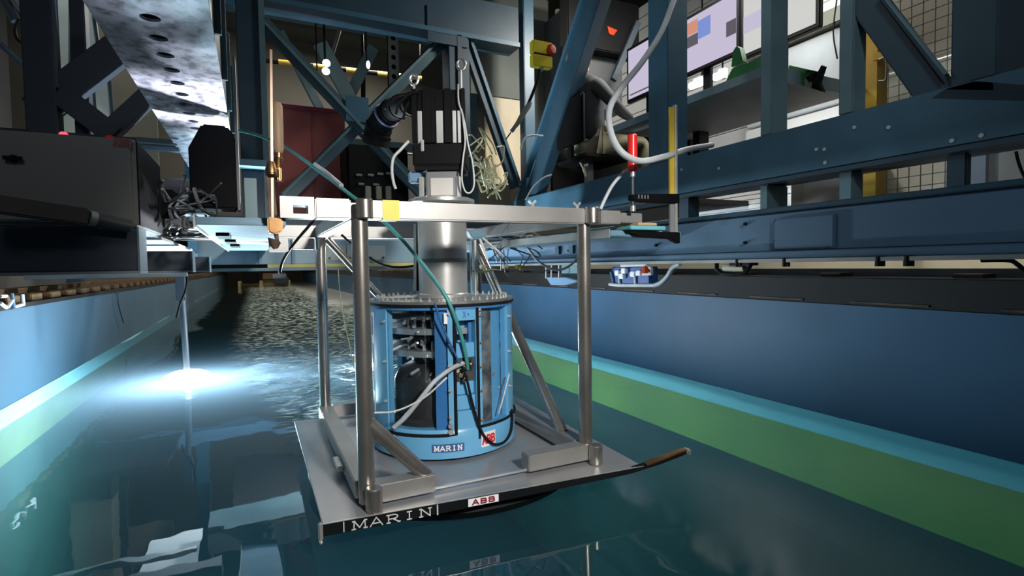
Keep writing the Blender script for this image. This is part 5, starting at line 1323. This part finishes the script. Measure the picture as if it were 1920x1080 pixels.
# ================================================================== CABLES AND HOSES ON THE RIG
hose('signal_hose', [at(440, 243, Y=1.6), at(485, 254, Y=1.4), at(535, 276, Y=1.2), at(600, 322, Y=0.9), at(650, 360, Y=0.6), at(700, 398, Y=0.45), at(745, 440, Y=0.35), at(800, 505, Y=0.27), at(838, 560, Y=0.215), at(860, 615, Y=0.205), at(872, 660, Y=0.21), at(877, 692, Y=0.225)], 0.0075, hose_green, 'teal green hose running from upper left down to the pod connector', 'hose')
hose('sheathed_hose', [at(590, 308, Y=0.945), at(612, 324, Y=0.86), at(640, 348, Y=0.65)], 0.0100, hose_grey, 'grey sheath sleeve around the middle of the teal hose', 'sleeve')
hose('air_hose', [at(1275, -20, d=2.3), at(1262, 5, d=2.25), at(1240, 60, d=2.15), at(1205, 115, d=2.05), at(1165, 165, d=1.95), at(1143, 205, d=1.9), at(1146, 250, d=1.86), at(1165, 285, d=1.82), at(1200, 302, d=1.85), at(1245, 294, d=1.95), at(1290, 280, d=2.1), at(1335, 272, d=2.3)], 0.0115, hose_grey, 'thick pale grey hose swinging in a loop beside the red clamp handle', 'hose')
hose('feed_hose', [at(1180, 316, Y=-.02), at(1165, 328, Y=-.015), at(1148, 348, Y=-.01), at(1135, 372, Y=-.005), at(1126, 392, Y=0.0)], 0.0065, hose_grey, 'short grey hose behind the red handle entering the right socket', 'hose')
hose('black_hose', [at(588, 414, Y=0.9), at(565, 440, Y=0.95), at(545, 465, Y=1.0), at(530, 490, Y=1.05), at(525, 512, Y=1.1)], 0.006, rubber, 'black hose curving down left of the rear post', 'hose')
t = thing('hose_socket', at(525, 514, Y=1.1), 'small dark socket box hanging on the black hose end', 'connector')
p = at(524, 516, Y=1.1); MB().box(p.x-0.03, p.x+0.03, 1.08, 1.13, p.z-0.015, p.z+0.006).build('box', slate_blue, t, bevel=0.003)
MB().cyl((p.x, 1.1, p.z+.006), (p.x, 1.1, p.z+.02), 0.007, 8).build('gland', alu, t)
hose('slack_cable', [at(640, 440, Y=1.0), at(665, 462, Y=1.0), at(700, 488, Y=1.0), at(738, 501, Y=1.0), at(785, 498, Y=0.95)], 0.006, rubber, 'black slack cable between left front post and aluminium tube')
hose('pod_hose', [at(868, 681, Y=0.215), at(845, 692, Y=0.185), at(815, 715, Y=0.175), at(785, 752, Y=0.175), at(760, 782, Y=0.185), at(738, 802, Y=0.2)], 0.0085, hose_grey, 'thick pale grey hose crossing the front of the blue pod', 'hose')
hose('pod_wire', [at(838, 708, Y=0.175), at(800, 742, Y=0.17), at(765, 762, Y=0.17), at(735, 772, Y=0.17), at(702, 774, Y=0.18)], 0.0035, cable_white, 'thin white wire branching left from the pod hose')
hose('pod_cable', [pp(14, PR+.012, .335), pp(17, PR+.010, .28), pp(20, PR+.010, .21), pp(24, PR+.013, .13), pp(29, PR+.015, .07), pp(37, PR+.017, .03), pp(48, PR+.018, .022), pp(58, PR+.017, .045), pp(63, PR+.014, .09), pp(63, PR+.012, .13)], 0.005, rubber, 'thin black cable looping down the right of the pod')
hose('dark_wire', [at(815, 568, Y=0.2), at(825, 600, Y=0.2), at(842, 640, Y=0.2), at(862, 682, Y=0.2)], 0.004, blue_ink, 'thin dark blue wire left of the teal hose on the pod')
hose('thread_line', [at(634, 505, Y=0.95), at(637, 545, Y=0.8), at(645, 600, Y=0.6), at(656, 650, Y=0.4), at(664, 690, Y=0.2)], 0.002, cable_olive, 'thin pale line hanging between the two left posts')
hose('clear_line', [at(955, 700, Y=0.25), at(945, 740, Y=0.25), at(935, 775, Y=0.25)], 0.003, cable_white, 'thin clear line on the right window of the pod')
# sling rope on the motor
hose('sling_rope', [at(859, 158, Y=0.37), at(860, 190, Y=0.37), at(866, 212, Y=0.37), at(870, 240, Y=0.36), at(872, 268, Y=0.35), at(868, 300, Y=0.35), at(866, 335, Y=0.35), at(872, 358, Y=0.35), at(882, 361, Y=0.35), at(889, 345, Y=0.35), at(886, 305, Y=0.35), at(878, 272, Y=0.355), at(872, 235, Y=0.36), at(865, 205, Y=0.37)], 0.0035, cable_white, 'white sling rope looping down from the right eyebolt', 'rope')
hose('white_lead', [at(766, 265, Y=0.5), at(752, 280, Y=0.5), at(738, 296, Y=0.5), at(735, 320, Y=0.5), at(738, 342, Y=0.5), at(742, 354, Y=0.5)], 0.006, cable_white, 'white lead hanging left of the black motor')
for i, pts in enumerate([((786, 172), (765, 178), (748, 195), (742, 215)), ((790, 172), (772, 185), (760, 205), (756, 225)), ((783, 175), (750, 178), (735, 188), (722, 205))]):
    hose('motor_lead', [at(x, y, Y=0.45+.04*i) for x, y in pts], 0.005, rubber, ['middle thin black lead arching from the motor top', 'innermost thin black lead arching from the motor top', 'outermost thin black lead arching from the motor top'][i])
rnd = random.Random(11)
tg_ = MB()
for k in range(22):
    px, py = rnd.uniform(890, 935), rnd.uniform(250, 360); Y = rnd.uniform(0.9, 1.7)
    pts = [at(px + rnd.uniform(-18, 18), py + rnd.uniform(-26, 26), Y=Y + rnd.uniform(-.08, .08)) for j in range(4)]
    tg_.tube(smooth_path(pts, 5), rnd.uniform(0.003, 0.006), 6)
tag(tg_.build('cable_knot', cable_olive, smooth=60), 'knot of thin olive cables hanging right of the motor', 'cables', kind='stuff')
t2 = MB()
for k in range(16):
    px, py = rnd.uniform(900, 1010), rnd.uniform(440, 500); Y = rnd.uniform(0.9, 1.4)
    pts = [at(px + rnd.uniform(-36, 36), py + rnd.uniform(-30, 30), Y=Y + rnd.uniform(-.08, .08)) for j in range(4)]
    t2.tube(smooth_path(pts, 5), rnd.uniform(0.003, 0.005), 6)
tag(t2.build('cable_bunch', mid_grey, smooth=60), 'bunch of grey cables under the front bar right of the tube', 'cables', kind='stuff')
hose('drape_hose', [at(1095, 450, Y=0.6), at(1085, 480, Y=0.62), at(1065, 500, Y=0.65), at(1040, 506, Y=0.7), at(1010, 490, Y=0.75), at(990, 465, Y=0.8)], 0.006, hose_grey, 'grey hose draped behind the right front post')
hose('loop_hose', [at(1018, 255, Y=1.6), at(995, 254, Y=1.6), at(982, 262, Y=1.6), at(976, 280, Y=1.6)], 0.007, cable_white, 'pale hose end curving out from the blue column')
hose('cream_hose', [at(1063, 275, X=2.15), at(1080, 292, X=2.15), at(1092, 310, X=2.15), at(1099, 332, X=2.15)], 0.012, cream, 'short cream hose under the cabin, left of the red handle')
hose('steel_lead', [at(985, 375, Y=1.2), at(1000, 350, Y=1.2), at(1020, 333, Y=1.2), at(1034, 328, Y=1.2)], 0.005, cable_white, 'thin lead rising behind the front bar wing nuts')
vp = thing('valve_cluster', (0.66, 1.0, 0.72), 'pale blue pipe and valve cluster right of the aluminium tube', 'valve')
MB().prism([at(878, 432, Y=0.8), at(900, 428, Y=0.8), at(915, 440, Y=0.8), at(905, 448, Y=0.8), at(885, 446, Y=0.8)], (0, 0.05, 0)).build('body', pale_blue, vp, bevel=0.004)
MB().cyl(at(882, 450, Y=0.55), at(884, 556, Y=0.55), 0.005, 8).build('pipe', pale_blue, vp)
MB().cyl(at(891, 450, Y=0.55), at(892, 556, Y=0.55), 0.006, 8).build('pipe', alu, vp)
MB().cyl(at(900, 448, Y=0.7), at(914, 486, Y=0.7), 0.006, 8).build('pipe', cable_white, vp)
MB().cyl(at(922, 505, Y=0.7), at(942, 556, Y=0.7), 0.006, 8).build('pipe', cable_white, vp)
MB().cyl(at(905, 446, Y=0.75), at(945, 480, Y=0.75), 0.005, 8).build('pipe', cable_white, vp)
MB().tube(smooth_path([at(885, 508, Y=0.6), at(905, 510, Y=0.6), at(925, 506, Y=0.62), at(940, 508, Y=0.65)], 5), 0.005, 8).build('pipe', cable_olive, vp)
for (x, y) in ((906, 500), (948, 500), (973, 500)):
    p = at(x, y, Y=0.68); MB().box(p.x-0.012, p.x+0.012, 0.67, 0.70, p.z-0.01, p.z+0.01).build('fitting', estop_yellow if x == 973 else cream, vp, bevel=0.003)
rd = thing('guide_rod', (0.25, 0.75, 0.6), 'slim bright upright rod left of the aluminium tube', 'rod')
MB().cyl(at(778, 420, Y=0.75), at(778, 545, Y=0.75), 0.006, 10).build('rod', alu, rd)
MB().cyl(at(783, 420, Y=0.76), at(783, 545, Y=0.76), 0.006, 10).build('shadow_bar', black, rd)
